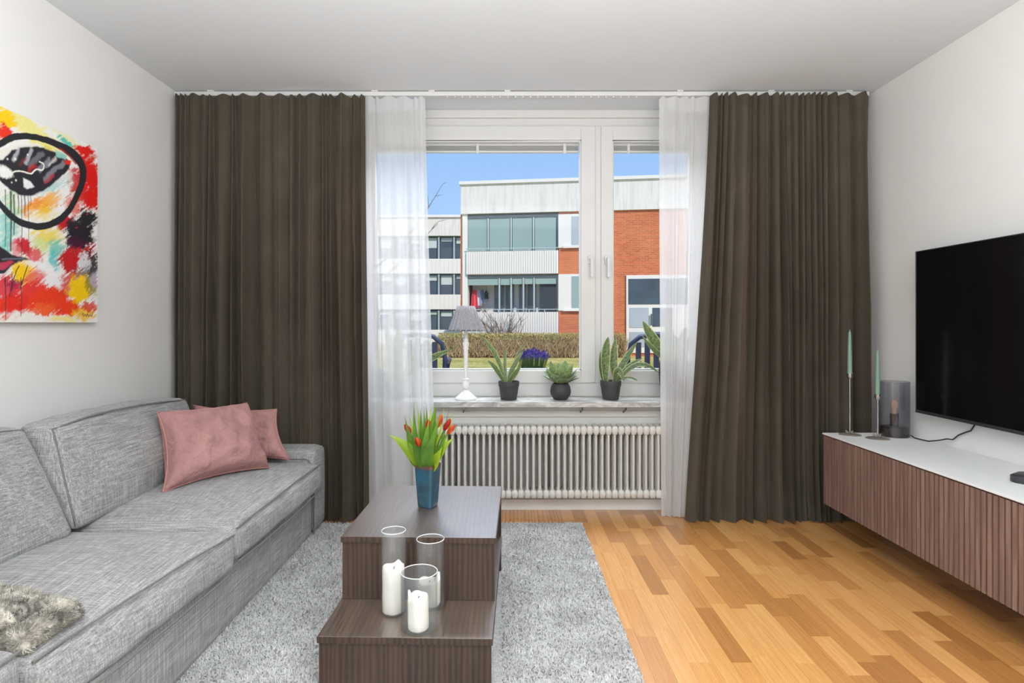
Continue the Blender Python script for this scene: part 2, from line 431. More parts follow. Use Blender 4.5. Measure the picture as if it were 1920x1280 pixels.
struct('ceiling', MB().box(XL-0.1, XR+0.1, YR-0.1, YB+0.32, ZC, ZC+0.15), M['ceil'])
struct('wall_left', MB().box(XL-0.12, XL, YR-0.1, YB+0.32, 0, ZC), M['wall'])
struct('wall_right', MB().box(XR, XR+0.12, YR-0.1, YB+0.32, 0, ZC), M['wall'])
struct('wall_rear', MB().box(XL, XR, YR-0.1, YR, 0, ZC), M['wall'])
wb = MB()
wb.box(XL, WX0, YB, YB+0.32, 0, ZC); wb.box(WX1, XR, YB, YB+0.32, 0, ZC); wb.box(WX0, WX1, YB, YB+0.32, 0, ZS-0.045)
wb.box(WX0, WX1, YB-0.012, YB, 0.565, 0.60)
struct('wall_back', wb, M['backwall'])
struct('baseboard_back', MB().box(XL, XR, YB-0.014, YB, 0, 0.066), M['whitematte'], bevel=0.003)
struct('baseboard_left', MB().box(XL, XL+0.014, YR, YB-0.015, 0, 0.066), M['whitematte'], bevel=0.003)
struct('baseboard_right', MB().box(XR-0.014, XR, YR, YB-0.015, 0, 0.066), M['whitematte'], bevel=0.003)

# ---- window: frame, two sashes with panes, handles, folded blinds, marble sill
win = thing('window_1', None, None, (0.18, YW, ZS), kind='structure')
fr = MB()
for a in ((WX0, WX1, 2.384, ZC), (WX0, WX1, ZS, 0.7515), (WX0, -0.905, 0.7515, 2.384), (1.262, WX1, 0.7515, 2.384), (0.575, 0.622, 0.7515, 2.384)):
    fr.box(a[0], a[1], YW+0.012, YW+0.115, a[2], a[3])
fr.box(WX0, WX1, YW-0.012, YW+0.03, 2.43, ZC)
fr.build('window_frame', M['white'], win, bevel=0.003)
def sash(x0, x1, gx0, gx1, hx):
    z0, z1, g0, g1 = 0.754, 2.381, 0.8326, 2.293
    m = MB()
    m.box(x0, gx0, YW, YW+0.075, z0, z1); m.box(gx1, x1, YW, YW+0.075, z0, z1)
    m.box(gx0, gx1, YW, YW+0.075, z0, g0); m.box(gx0, gx1, YW, YW+0.075, g1, z1)
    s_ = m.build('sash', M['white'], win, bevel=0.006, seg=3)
    b_ = MB(); e = 0.010
    for a in ((gx0, gx0+e, g0, g1), (gx1-e, gx1, g0, g1), (gx0, gx1, g0, g0+e), (gx0, gx1, g1-e, g1)): b_.box(a[0], a[1], YW+0.015, YW+0.05, a[2], a[3])
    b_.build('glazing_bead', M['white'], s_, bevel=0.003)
    MB().box(gx0, gx1, YW+0.048, YW+0.052, g0, g1).build('pane', M['pane'], s_)
    hd = MB(); hd.tube([(hx-0.004, YW, 1.545), (hx-0.004, YW-0.012, 1.545)], 0.016, 14)
    hd.box(hx-0.017, hx+0.009, YW-0.011, YW, 1.505, 1.545); hd.tube([(hx+0.004, YW-0.008, 1.535), (hx+0.004, YW-0.046, 1.535)], 0.010, 12)
    hd.box(hx-0.006, hx+0.013, YW-0.052, YW-0.036, 1.418, 1.545)
    hd.build('handle', M['white'], s_, bevel=0.003)
    bl = MB(); zt = g1+0.002
    bl.box(gx0+0.01, gx1-0.01, YW+0.060, YW+0.085, zt-0.022, zt)
    b0 = bl.build('blind', M['white'], win, bevel=0.002)
    for k in range(5):
        z = zt-0.026-k*0.0056
        MB().box(gx0+0.012, gx1-0.012, YW+0.056, YW+0.081, z-0.0034, z).build('slat', M['blind_slat'], b0)
    MB().box(gx0+0.012, gx1-0.012, YW+0.056, YW+0.083, zt-0.066, zt-0.054).build('bottom_rail', M['white'], b0, bevel=0.002)
    for cx in ((-0.17+0.0, 0.37+0.02) if gx0 < 0 else (0.80, 1.10)):
        MB().box(cx-0.009, cx+0.009, YW+0.050, YW+0.0555, zt-0.074, zt-0.006).build('clip', M['white'], b0, bevel=0.002)
    return s_
M['blind_slat'] = plain('blind_slat_lacquer', (176, 176, 174), 0.4, 0.03)
sash(-0.903, 0.581, -0.828, 0.490, 0.548)
sash(0.615, 1.260, 0.689, 1.190, 0.652)
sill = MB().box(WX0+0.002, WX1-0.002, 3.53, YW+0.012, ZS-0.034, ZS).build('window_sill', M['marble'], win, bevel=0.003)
for bx_ in (-0.235, 0.475, 0.735):
    MB().box(bx_-0.006, bx_+0.006, 3.545, 3.63, ZS-0.048, ZS-0.034).tube([(bx_, 3.555, ZS-0.040), (bx_-0.012, 3.618, ZS-0.075)], 0.005, 6).build('bracket', M['greymetal'], sill)

# ================================================================== CURTAINS
trk = thing('curtain_track', 'white ceiling curtain track running wall to wall above the window', 'curtain track', (0.12, 3.49, ZC))
MB().box(XL+0.004, XR-0.04, 3.462, 3.502, ZC-0.030, ZC-0.006).build('rail', M['white'], trk, bevel=0.002)
for bx_ in (-1.70, -0.75, -0.42, 0.02, 1.02, 1.55, 2.0):
    MB().box(bx_-0.018, bx_+0.018, 3.455, 3.509, ZC-0.007, ZC).build('ceiling_bracket', M['white'], trk, bevel=0.002)
for k in range(26):
    gx = -0.33+k*0.044
    MB().box(gx-0.004, gx+0.004, 3.476, 3.486, ZC-0.036, ZC-0.029).build('glider', M['white'], trk)

def smooth_rand(seed, n):
    r = random.Random(seed); a = [r.uniform(-1, 1) for _ in range(n+3)]
    def f(t):
        t = max(0, min(0.9999, t))*n; i = int(t); k = t-i; k = k*k*(3-2*k)
        return a[i]*(1-k)+a[i+1]*k
    return f
def curtain(name, label, top, bot, y0, ztop, zbot, nf, amp, seed, mat, cat='curtain', group=None, heading=0.066, hem=0.0, flare=0.0, sharp=0.30, nu_=20, nv_=44, valley=0.85):
    t0 = thing(name, label, cat, ((top[0]+top[1])/2, y0, 0.0), group=group)
    rr = random.Random(seed); wd = [rr.choice((0.45, 0.6, 0.8, 1.1, 1.6, 2.4)) for _ in range(nf)]; tot = sum(wd)
    cum = [0.0]
    for q in wd: cum.append(cum[-1]+q/tot)
    fa = [rr.uniform(0.55, 1.25)*(0.72+0.25*q) for q in wd]; fd = [rr.uniform(-1, 1) for _ in range(nf+1)]; fm = [rr.uniform(-0.75, 0.5) for _ in wd]
    fd[0] = fd[-1] = 0.0
    sag = smooth_rand(seed+5, 9); rip = smooth_rand(seed+6, nf*2); big = smooth_rand(seed+7, 5)
    def fn(s, t, off=0.0):
        cc = [c+0.30/nf*d*t**1.2 for c, d in zip(cum, fd)]
        k = 0
        while k < nf-1 and s > cc[k+1]: k += 1
        f_ = (s-cc[k])/max(1e-6, cc[k+1]-cc[k]); f_ = max(0.0, min(1.0, f_))
        b_ = abs(math.sin(PI*f_))
        wv = 2*b_**valley-1+0.16*math.sin(4*PI*f_+2.1*fd[k])
        grow = 0.45+0.75*min(1, t*2.0)
        a = amp*grow*max(0.12, fa[k]+fm[k]*t)
        L = lerp(top[0], bot[0], t**1.3); R = lerp(top[1], bot[1], t**1.3)
        wl_ = (R-L)*wd[k]/tot
        x_ = L+(R-L)*s+sharp*wl_*0.5*math.sin(2*PI*f_)*min(1, 0.3+t)*(0.6+0.8*abs(fd[k]))+0.004*rip(s)*t
        y_ = y0-a*wv+0.012*big(s)*t-flare*max(0, t-0.86)**1.5*12*(0.6+0.5*fa[k]*b_)
        z_ = lerp(ztop, zbot, t)+0.006*sag(s)*(1-t)**8+0.012*b_*(1-t)**14
        return (max(XL+0.006, min(XR-0.006, x_)), y_+off, max(0.003, z_))
    nu = int(nf*nu_)
    MB().grid(lambda s, t: fn(s, t), nu, nv_).build('panel', mat, t0, smooth=True, ang=180)
    hf = heading/(ztop-zbot)
    MB().grid(lambda s, t: fn(s, t*hf, -0.0022), nu, 4).build('heading_band', mat, t0, smooth=True, ang=180)
    if hem:
        hh = hem/(ztop-zbot)
        MB().grid(lambda s, t: fn(s, 1-hh+t*hh, -0.0022), nu, 6).build('hem', mat, t0, smooth=True, ang=180)
    return t0
curtain('velvet_curtain', 'olive brown velvet curtain in the left corner behind the grey sofa back', (-1.892, -1.333), (-1.892, -1.322), 3.432, 2.432, 0.004, 10, 0.034, 22, M['velvet'], group='velvet curtains', hem=0.08, flare=0.02)
curtain('velvet_curtain', 'olive brown velvet curtain beside the left white sheer, behind the sofa arm', (-1.340, -0.800), (-1.330, -0.776), 3.432, 2.432, 0.004, 10, 0.034, 38, M['velvet'], group='velvet curtains', hem=0.08, flare=0.02)
curtain('velvet_curtain', 'olive brown velvet curtain beside the right white sheer, pooling on the oak floor', (1.185, 1.612), (1.040, 1.640), 3.425, 2.436, 0.004, 9, 0.034, 53, M['velvet'], group='velvet curtains', hem=0.085, flare=0.03)
curtain('velvet_curtain', 'olive brown velvet curtain behind the end of the slatted media bench', (1.606, 2.100), (1.630, 2.105), 3.425, 2.436, 0.004, 10, 0.034, 77, M['velvet'], group='velvet curtains', hem=0.085, flare=0.03)
curtain('sheer_curtain', 'white sheer voile curtain on the left, behind the tulips', (-0.835, -0.458), (-0.80, -0.392), 3.474, 2.437, 0.006, 7, 0.011, 91, M['sheer'], group='white sheer curtains', heading=0.08, sharp=0.15, valley=1.4)
curtain('sheer_curtain', 'white sheer voile curtain on the right, beside the radiator end', (0.902, 1.23), (0.914, 1.10), 3.474, 2.437, 0.006, 5, 0.011, 97, M['sheer'], group='white sheer curtains', heading=0.08, sharp=0.15, valley=1.4)

# ================================================================== RADIATOR
rad = thing('radiator', 'white column radiator mounted under the marble window sill', 'radiator', (0.2, 3.55, 0.10))
sec = MB()
for yy in (3.512, 3.550, 3.588):
    sec.tube([(0, yy, 0.135), (0, yy, 0.495)], 0.0082 if yy < 3.52 else 0.0105, 8, cap=False)
def hub(z0, z1):
    pr = [(-0.0185, 0.32), (-0.0115, 0.0), (0.0115, 0.0), (0.0185, 0.32), (0.0185, 0.68), (0.0115, 1.0), (-0.0115, 1.0), (-0.0185, 0.68)]
    vs_ = [(a, 3.499, lerp(z0, z1, b)) for a, b in pr]; vs2 = [(a, 3.601, lerp(z0, z1, b)) for a, b in pr]
    inner = [(a*0.55, 3.492, lerp(z0, z1, 0.5+(b-0.5)*0.6)) for a, b in pr]
    n = 8; fs_ = [tuple(range(2*n, 3*n))]
    for i in range(n):
        k = (i+1) % n
        fs_ += [(i, n+i, n+k, k), (2*n+i, i, k, 2*n+k)]
    fs_.append(tuple(range(2*n-1, n-1, -1)))
    sec.add(vs_+vs2+inner, fs_)
hub(0.106, 0.152); hub(0.478, 0.526)
x0r, pitch, nsec = -0.56, 0.0367, 42
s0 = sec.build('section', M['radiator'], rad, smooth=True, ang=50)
base = s0.location.copy(); base.x = 0
s0.location = Vector((x0r-org(rad).x, base.y, base.z))
for k in range(1, nsec): copy_of(s0, Vector((x0r+k*pitch-org(rad).x, base.y, base.z)), rad)
for bx_ in (-0.28, 0.277, 0.875):
    m = MB().box(bx_-0.008, bx_+0.008, 3.603, 3.629, 0.14, 0.49); m.box(bx_-0.008, bx_+0.008, 3.566, 3.603, 0.155, 0.175); m.box(bx_-0.008, bx_+0.008, 3.566, 3.603, 0.455, 0.47)
    m.build('bracket', M['greymetal'], rad)
# ================================================================== RUG
rug = thing('rug', 'light grey rectangular pile rug under the coffee table', 'rug', (-0.4, 2.1, 0.0))
RX0, RX1, RY0, RY1 = -1.35, 0.437, 0.4, 3.345
MB().box(RX0, RX1, RY0, RY1, 0.001, 0.012).build('backing', M['rug'], rug)
pile = MB(); N = 66000
px_ = rng.uniform(RX0, RX1, N*2); py_ = rng.uniform(1.55, RY1, N*2)
keep = (px_ > -1.03) & ~((px_ > -0.575) & (px_ < -0.01) & (py_ < 2.72)); px_ = px_[keep][:N]; py_ = py_[keep][:N]
ang_ = rng.uniform(0, 2*PI, len(px_)); ll = rng.uniform(0.006, 0.014, len(px_)); hh_ = rng.uniform(0.006, 0.013, len(px_)); ww = rng.uniform(0.0016, 0.003, len(px_))
ca, sa = np.cos(ang_), np.sin(ang_)
tri = np.empty((len(px_), 3, 3))
tri[:, 0] = np.stack([px_-sa*ww, py_+ca*ww, np.full_like(px_, 0.0115)], 1)
tri[:, 1] = np.stack([px_+sa*ww, py_-ca*ww, np.full_like(px_, 0.0115)], 1)
tri[:, 2] = np.stack([np.clip(px_+ca*ll, RX0, RX1+0.004), np.minimum(py_+sa*ll, RY1+0.004), 0.0115+hh_], 1)
pile.v = [tuple(p) for p in tri.reshape(-1, 3)]; pile.uv = [(0.5, 0.5)]*len(pile.v); pile.f = [(i, i+1, i+2) for i in range(0, len(pile.v), 3)]
pile.build('pile', M['rug'], rug, kind='stuff')

# ================================================================== SOFA
sofa = thing('sofa', 'grey woven linen sofa with loose cushions along the left wall', 'sofa', (-1.45, 2.2, 0.0))
XF = -1.016
L_ = M['linen']
m = MB(); pad(m, [(-1.86, 0.2, 0.0125), (XF, 0.2, 0.0125), (XF, 3.160, 0.0125), (-1.86, 3.160, 0.0125)], [(-1.86, 0.2, 0.245), (XF, 0.2, 0.245), (XF, 3.160, 0.245), (-1.86, 3.160, 0.245)], 0.012, (0.004, 0, 0), 20)
m.build('base', L_, sofa, smooth=True)
m = MB(); pad(m, [(-1.895, 0.2, 0.05), (-1.73, 0.2, 0.05), (-1.73, 3.16, 0.05), (-1.895, 3.16, 0.05)], [(-1.895, 0.2, 0.70), (-1.76, 0.2, 0.70), (-1.76, 3.16, 0.70), (-1.895, 3.16, 0.70)], 0.03, (0, 0, 0.01), 12)
m.build('back_frame', L_, sofa, smooth=True)
m = MB(); pad(m, [(-1.89, 3.165, 0.0125), (XF+0.012, 3.165, 0.0125), (XF+0.012, 3.366, 0.0125), (-1.89, 3.366, 0.0125)], [(-1.89, 3.165, 0.456), (XF+0.012, 3.165, 0.456), (XF+0.012, 3.366, 0.456), (-1.89, 3.366, 0.456)], 0.035, (0.006, 0.004, 0.004), 18)
arm = m.build('armrest', L_, sofa, smooth=True)
m = MB(); m.tube([(-1.80, 3.161, 0.412), (-1.05, 3.161, 0.412), (-1.032, 3.161, 0.404), (-1.024, 3.161, 0.385), (-1.022, 3.161, 0.27)], 0.0035, 6)
m.build('piping', M['linen_pipe'], arm, smooth=True)
MB().tube([(XF+0.009, 3.162, 0.015), (XF+0.010, 3.162, 0.265)], 0.004, 6).build('skirt_seam', M['linen_pipe'], sofa)
def seat(y0, y1, xf0, xf1, zt0, zt1, zb, seed, crown, xb0=None):
    xb0 = xb0 or xf0
    b0, b1 = (-1.72, y0, zb), (xb0, y0, zb); b2, b3 = (xf1, y1, zb), (-1.72, y1, zb)
    t0_, t1_ = (-1.72, y0, zt0), (xf0, y0, zt0-0.008); t2_, t3_ = (xf1, y1, zt1-0.006), (-1.72, y1, zt1)
    m = MB(); pad(m, [b0, b1, b2, b3], [t0_, t1_, t2_, t3_], 0.036, (0.016, 0.006, crown), 34, 0.0042, 7.0, seed, 0.0)
    c = m.build('seat_cushion', L_, sofa, smooth=True, ang=75)
    p = MB(); r = 0.022
    for z_a, z_b, o in ((zt0-0.012, zt1-0.012, 0.0), (zb+0.006, zb+0.006, 0.004)):
        pts = []
        for k in range(21):
            t = k/20; e = 1-(2*t-1)**2
            q = Vector((lerp(xf0 if o == 0 else xb0, xf1, t)-0.004+o+0.008*e, lerp(y0+0.012, y1-0.012, t), lerp(z_a, z_b, t)+(0.010*e*crown/0.03 if o == 0 else -0.006*e)))
            q += mnoise.noise_vector(Vector((q.x*7+seed, q.y*7, q.z*7)))*0.003
            pts.append(q)
        p.tube(pts, 0.0036, 6)
    p.build('piping', M['linen_pipe'], c, smooth=True)
    return c
seat(2.172, 3.158, -0.972, -0.962, 0.392, 0.400, 0.254, 3.1, 0.038)
seat(1.335, 2.168, -1.062, -0.968, 0.376, 0.378, 0.238, 9.7, 0.044, -1.020)
seat(0.45, 1.325, -1.04, -1.058, 0.42, 0.424, 0.25, 17.3, 0.02)
def backc(y0, y1, xb, xt, zt, seed, thick=0.19, crown=0.045):
    zb = 0.395
    lo = [(xb-thick, y0, zb), (xb, y0, zb), (xb, y1, zb), (xb-thick, y1, zb)]
    hi = [(xt-thick*0.72, y0+0.01, zt), (xt, y0+0.01, zt), (xt, y1-0.01, zt-0.012), (xt-thick*0.72, y1-0.01, zt-0.012)]
    m = MB(); pad(m, lo, hi, 0.03, (crown, 0.012, 0.022), 30, 0.0065, 5.5, seed)
    c = m.build('back_cushion', L_, sofa, smooth=True, ang=75)
    p = MB(); pts = []
    for q in [(xb-0.01, y0+0.008, zb+0.02), (xt-0.006, y0+0.016, zt-0.012), (xt-0.006, y1-0.02, zt-0.022), (xb-0.01, y1-0.012, zb+0.02)]: pts.append(Vector(q))
    path = []
    for a, b in zip(pts, pts[1:]):
        for k in range(14):
            t = k/14; e = 4*t*(1-t); q = lerp(a, b, t)
            if a is pts[1]: q = q+Vector((0.006*e, 0, 0.022*e))
            path.append(q+mnoise.noise_vector(Vector((q.x*5.5+seed, q.y*5.5, q.z*5.5)))*0.006)
    p.tube(path+[pts[-1]], 0.0034, 6); p.build('piping', M['linen_pipe'], c, smooth=True)
    return c
backc(2.105, 3.03, -1.502, -1.60, 0.768, 5.5)
backc(1.14, 2.095, -1.492, -1.665, 0.785, 12.9, 0.20, 0.05)
backc(0.45, 1.13, -1.492, -1.665, 0.785, 15.9, 0.20, 0.05)

# pink pillows
def pillow(label, BL, BR, TL, TR, thick, seed, lean):
    BL, BR, TL, TR = map(Vector, (BL, BR, TL, TR)); ce = (BL+BR+TL+TR)/4
    nrm = (BR-BL).cross(TL-BL).normalized()
    t0 = thing('pillow', label, 'pillow', (ce.x, ce.y, min(BL.z, BR.z)), group='dusty pink velvet pillows')
    def P(a, b):
        ax = a*(1-0.13*(1-b*b)*abs(a)**3); bx = b*(1-0.13*(1-a*a)*abs(b)**3)
        s_, t_ = (ax+1)/2, (bx+1)/2
        return lerp(lerp(BL, BR, s_), lerp(TL, TR, s_), t_)
    m = MB()
    for sg in (1, -1):
        def fn(u_, v_):
            a, b = 2*u_-1, 2*v_-1
            if sg < 0: a = -a
            p = P(a, b); e = max(0, (1-a*a)*(1-b*b))**0.36
            w_ = mnoise.noise(Vector((a*2.2+seed, b*2.2, sg)))*0.30+mnoise.noise(Vector((a*4+seed+b*3, b*3-a*2, sg*3)))*0.22
            return p+nrm*(sg*thick*0.5*e*(1+w_))
        m.grid(fn, 34, 34)
    m.build('cover', M['pink'], t0, smooth=True, ang=170)
    path = [P(-1+2*k/16, -1) for k in range(16)]+[P(1, -1+2*k/16) for k in range(16)]+[P(1-2*k/16, 1) for k in range(16)]+[P(-1, 1-2*k/16) for k in range(17)]
    MB().tube(path, 0.0042, 6, cap=False).build('piping', M['pinkpipe'], t0, smooth=True)
pillow('dusty pink velvet pillow leaning on the sofa back, in front of the other', (-1.425, 2.495, 0.425), (-1.150, 2.925, 0.425), (-1.545, 2.66, 0.735), (-1.312, 3.045, 0.725), 0.22, 1.7, 0)
pillow('dusty pink velvet pillow leaning on the sofa arm, mostly behind the front one', (-1.53, 3.075, 0.428), (-1.105, 3.08, 0.428), (-1.63, 3.135, 0.70), (-1.195, 3.14, 0.678), 0.11, 8.2, 0)

# fur throw
def mat_fur():
    m, n, l, b = nt('grey_brown_fur'); co = texco(n, l)
    v = nz(n, l, co, 22, 4, 0.65, 0.5)
    l.new(ramp(n, l, v, [(0.34, lin((74, 70, 66))), (0.48, lin((150, 145, 134))), (0.62, lin((214, 208, 194)))]), b.inputs['Base Color'])
    setp(b, Roughness=0.9); b.inputs['Specular IOR Level'].default_value = 0.15; b.inputs['Sheen Weight'].default_value = 0.3; return m
M['fur'] = mat_fur()
thr = thing('fur_throw', 'grey brown faux fur throw folded on the nearest sofa seat', 'throw', (-1.3, 1.4, 0.4))
def throw_layer(lo, hi, seed, n=20, wr=0.02):
    m = MB(); pad(m, lo, hi, 0.045, (0.0, 0.0, 0.02), n, wr, 8.0, seed); return m
layers = [throw_layer([(-1.62, 1.335, 0.388), (-1.075, 1.340, 0.374), (-1.060, 1.535, 0.380), (-1.62, 1.62, 0.392)], [(-1.62, 1.335, 0.455), (-1.095, 1.345, 0.430), (-1.080, 1.515, 0.435), (-1.62, 1.60, 0.46)], 4.0, 20, 0.012),
          throw_layer([(-1.62, 1.08, 0.436), (-1.165, 1.14, 0.432), (-1.095, 1.49, 0.428), (-1.60, 1.62, 0.44)], [(-1.62, 1.11, 0.492), (-1.20, 1.18, 0.484), (-1.125, 1.47, 0.474), (-1.60, 1.60, 0.494)], 7.5)]
for q in layers:
    fo = q.build('fold', M['fur'], thr, smooth=True, ang=180)
    me = fo.data; pol = list(me.polygons); rf = random.Random(5)
    st = MB(); vs_, fs_ = [], []
    areas = np.cumsum([p.area for p in pol]); areas /= areas[-1]
    for k in range(26000):
        p = pol[int(np.searchsorted(areas, rf.random()))]
        vv = [me.vertices[i].co for i in p.vertices]; a, b = rf.random(), rf.random()
        c = lerp(lerp(vv[0], vv[1], a), lerp(vv[3], vv[2], a), b)+org(fo); n_ = p.normal
        if c.x < -1.56 or n_.z < -0.5: continue
        fl = mnoise.noise_vector(c*9)*0.9+Vector((rf.uniform(-.4, .4), rf.uniform(-.4, .4), rf.uniform(-.3, .3)))
        d = (n_+fl*0.9).normalized()*rf.uniform(0.007, 0.016); sd = d.cross(Vector((rf.uniform(-1, 1), rf.uniform(-1, 1), 0.3))).normalized()*0.0009
        i0 = len(vs_); vs_ += [c-sd, c+sd, c+d]; fs_.append((i0, i0+1, i0+2))
    st.add(vs_, fs_); st.build('pile', M['fur'], fo, kind='stuff')

# ================================================================== COFFEE TABLE
ct = thing('coffee_table', 'dark brown wood grain stepped coffee table with lower front shelf', 'coffee table', (-0.30, 2.25, 0.0125))
O_ = Vector((-0.0286, 2.06, 0)); D_ = Vector((0.0280, 0.9996, 0)); S_ = Vector((0.9996, -0.0280, 0))
WT = 0.539
def tbox(name, a0, a1, d0, d1, z0, z1, mat, bevel=0.0015):
    """a: across from the right edge to the left (0..WT), d: along from the upper front edge"""
    vs_ = []
    for z in (z0, z1):
        for a, d in ((a1, d0), (a0, d0), (a0, d1), (a1, d1)):
            p = O_-S_*a+D_*d; vs_.append((p.x, p.y, z))
    mb = MB(); mb.add(vs_, [(0, 3, 2, 1), (4, 5, 6, 7), (0, 1, 5, 4), (1, 2, 6, 5), (2, 3, 7, 6), (3, 0, 4, 7)])
    return mb.build(name, mat, ct, bevel=bevel)
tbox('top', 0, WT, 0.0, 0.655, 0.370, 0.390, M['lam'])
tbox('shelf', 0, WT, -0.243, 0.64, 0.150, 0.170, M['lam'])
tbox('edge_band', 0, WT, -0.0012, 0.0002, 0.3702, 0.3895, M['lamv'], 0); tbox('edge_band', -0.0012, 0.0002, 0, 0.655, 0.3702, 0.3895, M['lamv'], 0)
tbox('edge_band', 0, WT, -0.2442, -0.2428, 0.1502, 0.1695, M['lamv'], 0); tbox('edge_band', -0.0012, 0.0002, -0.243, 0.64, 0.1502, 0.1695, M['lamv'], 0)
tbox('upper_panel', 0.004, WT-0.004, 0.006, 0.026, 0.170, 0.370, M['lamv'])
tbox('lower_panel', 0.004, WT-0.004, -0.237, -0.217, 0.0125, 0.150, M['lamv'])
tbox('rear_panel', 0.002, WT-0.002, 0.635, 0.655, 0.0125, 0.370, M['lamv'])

# ---- pillar candles standing in glass cylinders
def glass_cyl(label, u, v, r, h, Y=None):
    p = onz(u, v, 0.170); p.y += r
    p.x = (u-VX)/F*p.y
    t0 = thing('glass_cylinder', label, 'candle glass', p, group='glass cylinders on the table shelf')
    g = MB(); g.lathe([(r*0.93, 0.0006), (r, 0.004), (r, h-0.001), (r-0.0008, h), (r-0.0028, h-0.001), (r-0.003, 0.006), (r*0.9, 0.0045)], p, 40, cap=(True, True))
    g.build('glass', M['vesselglass'], t0, smooth=True, ang=60)
    k = MB(); pts = [(p.x+math.cos(a)*(r-0.0012), p.y+math.sin(a)*(r-0.0012), p.z+h) for a in [2*PI*i/40 for i in range(41)]]
    k.tube(pts, 0.0016, 6, cap=False); k.build('rim', M['rimglass'], t0, smooth=True)
    return p
def mat_wax(name, c):
    m, n, l, b = nt(name); co = texco(n, l)
    l.new(ramp(n, l, nz(n, l, co, 14, 3), [(0.3, dark(lin(c), 0.9)), (0.7, lin(c))]), b.inputs['Base Color'])
    setp(b, Roughness=0.45); b.inputs['Subsurface Weight'].default_value = 0.25; b.inputs['Subsurface Radius'].default_value = (0.02, 0.015, 0.01); b.inputs['Subsurface Scale'].default_value = 0.3
    return m
M['wax'] = mat_wax('white_wax', (240, 236, 226)); M['rimglass'] = plain('glass_rim', (215, 220, 220), 0.08, 0.02, spec=1.0)
M['wick'] = plain('wick', (50, 38, 30), 0.9)
def pillar(label, c, r, h, seed, horn=0.0, horn_a=2.5):
    t0 = thing('pillar_candle', label, 'candle', (c[0], c[1], c[2]), group='white pillar candles in glass')
    def wob(a, i):
        return 1+0.03*math.sin(2*a+seed)+0.025*math.sin(5*a+seed*2+i*0.5)
    m = MB(); n = 36
    prof = [(r*0.86, 0.0), (r*0.99, 0.006), (r, h*0.3), (r*0.98, h*0.6), (r*1.0, h*0.88), (r*0.97, h*0.985), (r*0.88, h), (r*0.78, h*0.975), (r*0.5, h*0.93), (r*0.08, h*0.92)]
    vs_, fs_ = [], []
    for i, (q, z) in enumerate(prof):
        for k in range(n):
            a = 2*PI*k/n; up = 0.0
            if i >= 4:
                up = (0.0025*math.sin(2*a+seed)+0.0012*math.sin(5*a+seed))*(1 if i < 8 else 0.3)
                up += horn*math.exp(-((((a-horn_a+PI) % (2*PI))-PI)/0.28)**2)*(1 if 5 <= i <= 7 else 0.0)
            vs_.append((c[0]+math.cos(a)*q*wob(a, i), c[1]+math.sin(a)*q*wob(a, i), c[2]+z+up))
    for i in range(len(prof)-1):
        for k in range(n):
            a, b = i*n+k, i*n+(k+1) % n; fs_.append((a, b, b+n, a+n))
    fs_.append(tuple(range(n-1, -1, -1))); fs_.append(tuple((len(prof)-1)*n+k for k in range(n)))
    m.add(vs_, fs_).build('wax', M['wax'], t0, smooth=True, ang=60)
    MB().tube([(c[0], c[1], c[2]+h*0.92), (c[0]+0.001, c[1], c[2]+h*0.96), (c[0]+0.004, c[1]-0.002, c[2]+h*0.985)], 0.0013, 6).build('wick', M['wick'], t0)
g1 = glass_cyl('tall narrow glass cylinder on the table shelf, left of the three', 738, 1160, 0.0405, 0.274)
pillar('tall white pillar candle inside the left glass cylinder', (g1.x, g1.y, g1.z+0.005), 0.0355, 0.152, 1.0, 0.010, 1.2)
g2 = glass_cyl('glass cylinder on the table shelf at the back right of the three', 807, 1148, 0.0475, 0.228)
pillar('burnt down white candle inside the back right glass cylinder', (g2.x-0.004, g2.y, g2.z+0.005), 0.037, 0.082, 2.6, 0.028, 0.3)
g3 = glass_cyl('wide low glass cylinder on the table shelf, nearest of the three', 786, 1195, 0.058, 0.178)
pillar('short white candle with a raised wax lip in the wide glass', (g3.x-0.001, g3.y-0.012, g3.z+0.005), 0.0335, 0.103, 4.1, 0.022, 3.3)

# ---- blue vase with tulips
def mat_vase():
    m, n, l, b = nt('blue_glaze'); co = texco(n, l)
    s_ = n.new('ShaderNodeSeparateXYZ'); l.new(texco(n, l), s_.inputs[0])
    body = ramp(n, l, nz(n, l, co, 16, 4, 0.6, 0.4), [(0.30, lin((30, 54, 62))), (0.52, lin((34, 80, 100))), (0.75, lin((44, 88, 128)))])
    k = ramp(n, l, math_(n, l, 'ADD', s_.outputs['Z'], math_(n, l, 'MULTIPLY', nz(n, l, co, 40, 2), 0.010)), [(0.160, (0, 0, 0, 1)), (0.167, (1, 1, 1, 1))])
    l.new(mixc(n, l, k, body, lin((92, 62, 52))), b.inputs['Base Color']); setp(b, Roughness=0.2); b.inputs['Coat Weight'].default_value = 0.4; return m
M['vase'] = mat_vase()
vp = Vector((-0.308, 2.418, 0.390)); va = math.radians(-24)
vase = thing('vase', 'blue glazed square vase holding tulips on the coffee table', 'vase', vp)
def ring(hw, z, rc=0.3, n=8):
    pts = []
    for q in range(4):
        cx, cy = ((1, 1), (-1, 1), (-1, -1), (1, -1))[q]
        for k in range(n):
            a = (q+k/(n-1))*PI/2; r = hw*rc
            x_, y_ = cx*(hw-r)+r*math.cos(a), cy*(hw-r)+r*math.sin(a)
            pts.append((vp.x+x_*math.cos(va)-y_*math.sin(va), vp.y+x_*math.sin(va)+y_*math.cos(va), vp.z+z))
    return pts
prof = [(0.028, 0.0), (0.0315, 0.003), (0.0335, 0.03), (0.0375, 0.10), (0.0415, 0.165), (0.0418, 0.172), (0.0398, 0.172), (0.037, 0.15), (0.030, 0.01)]
vs_ = []; fs_ = []
for q in prof: vs_ += ring(*q)
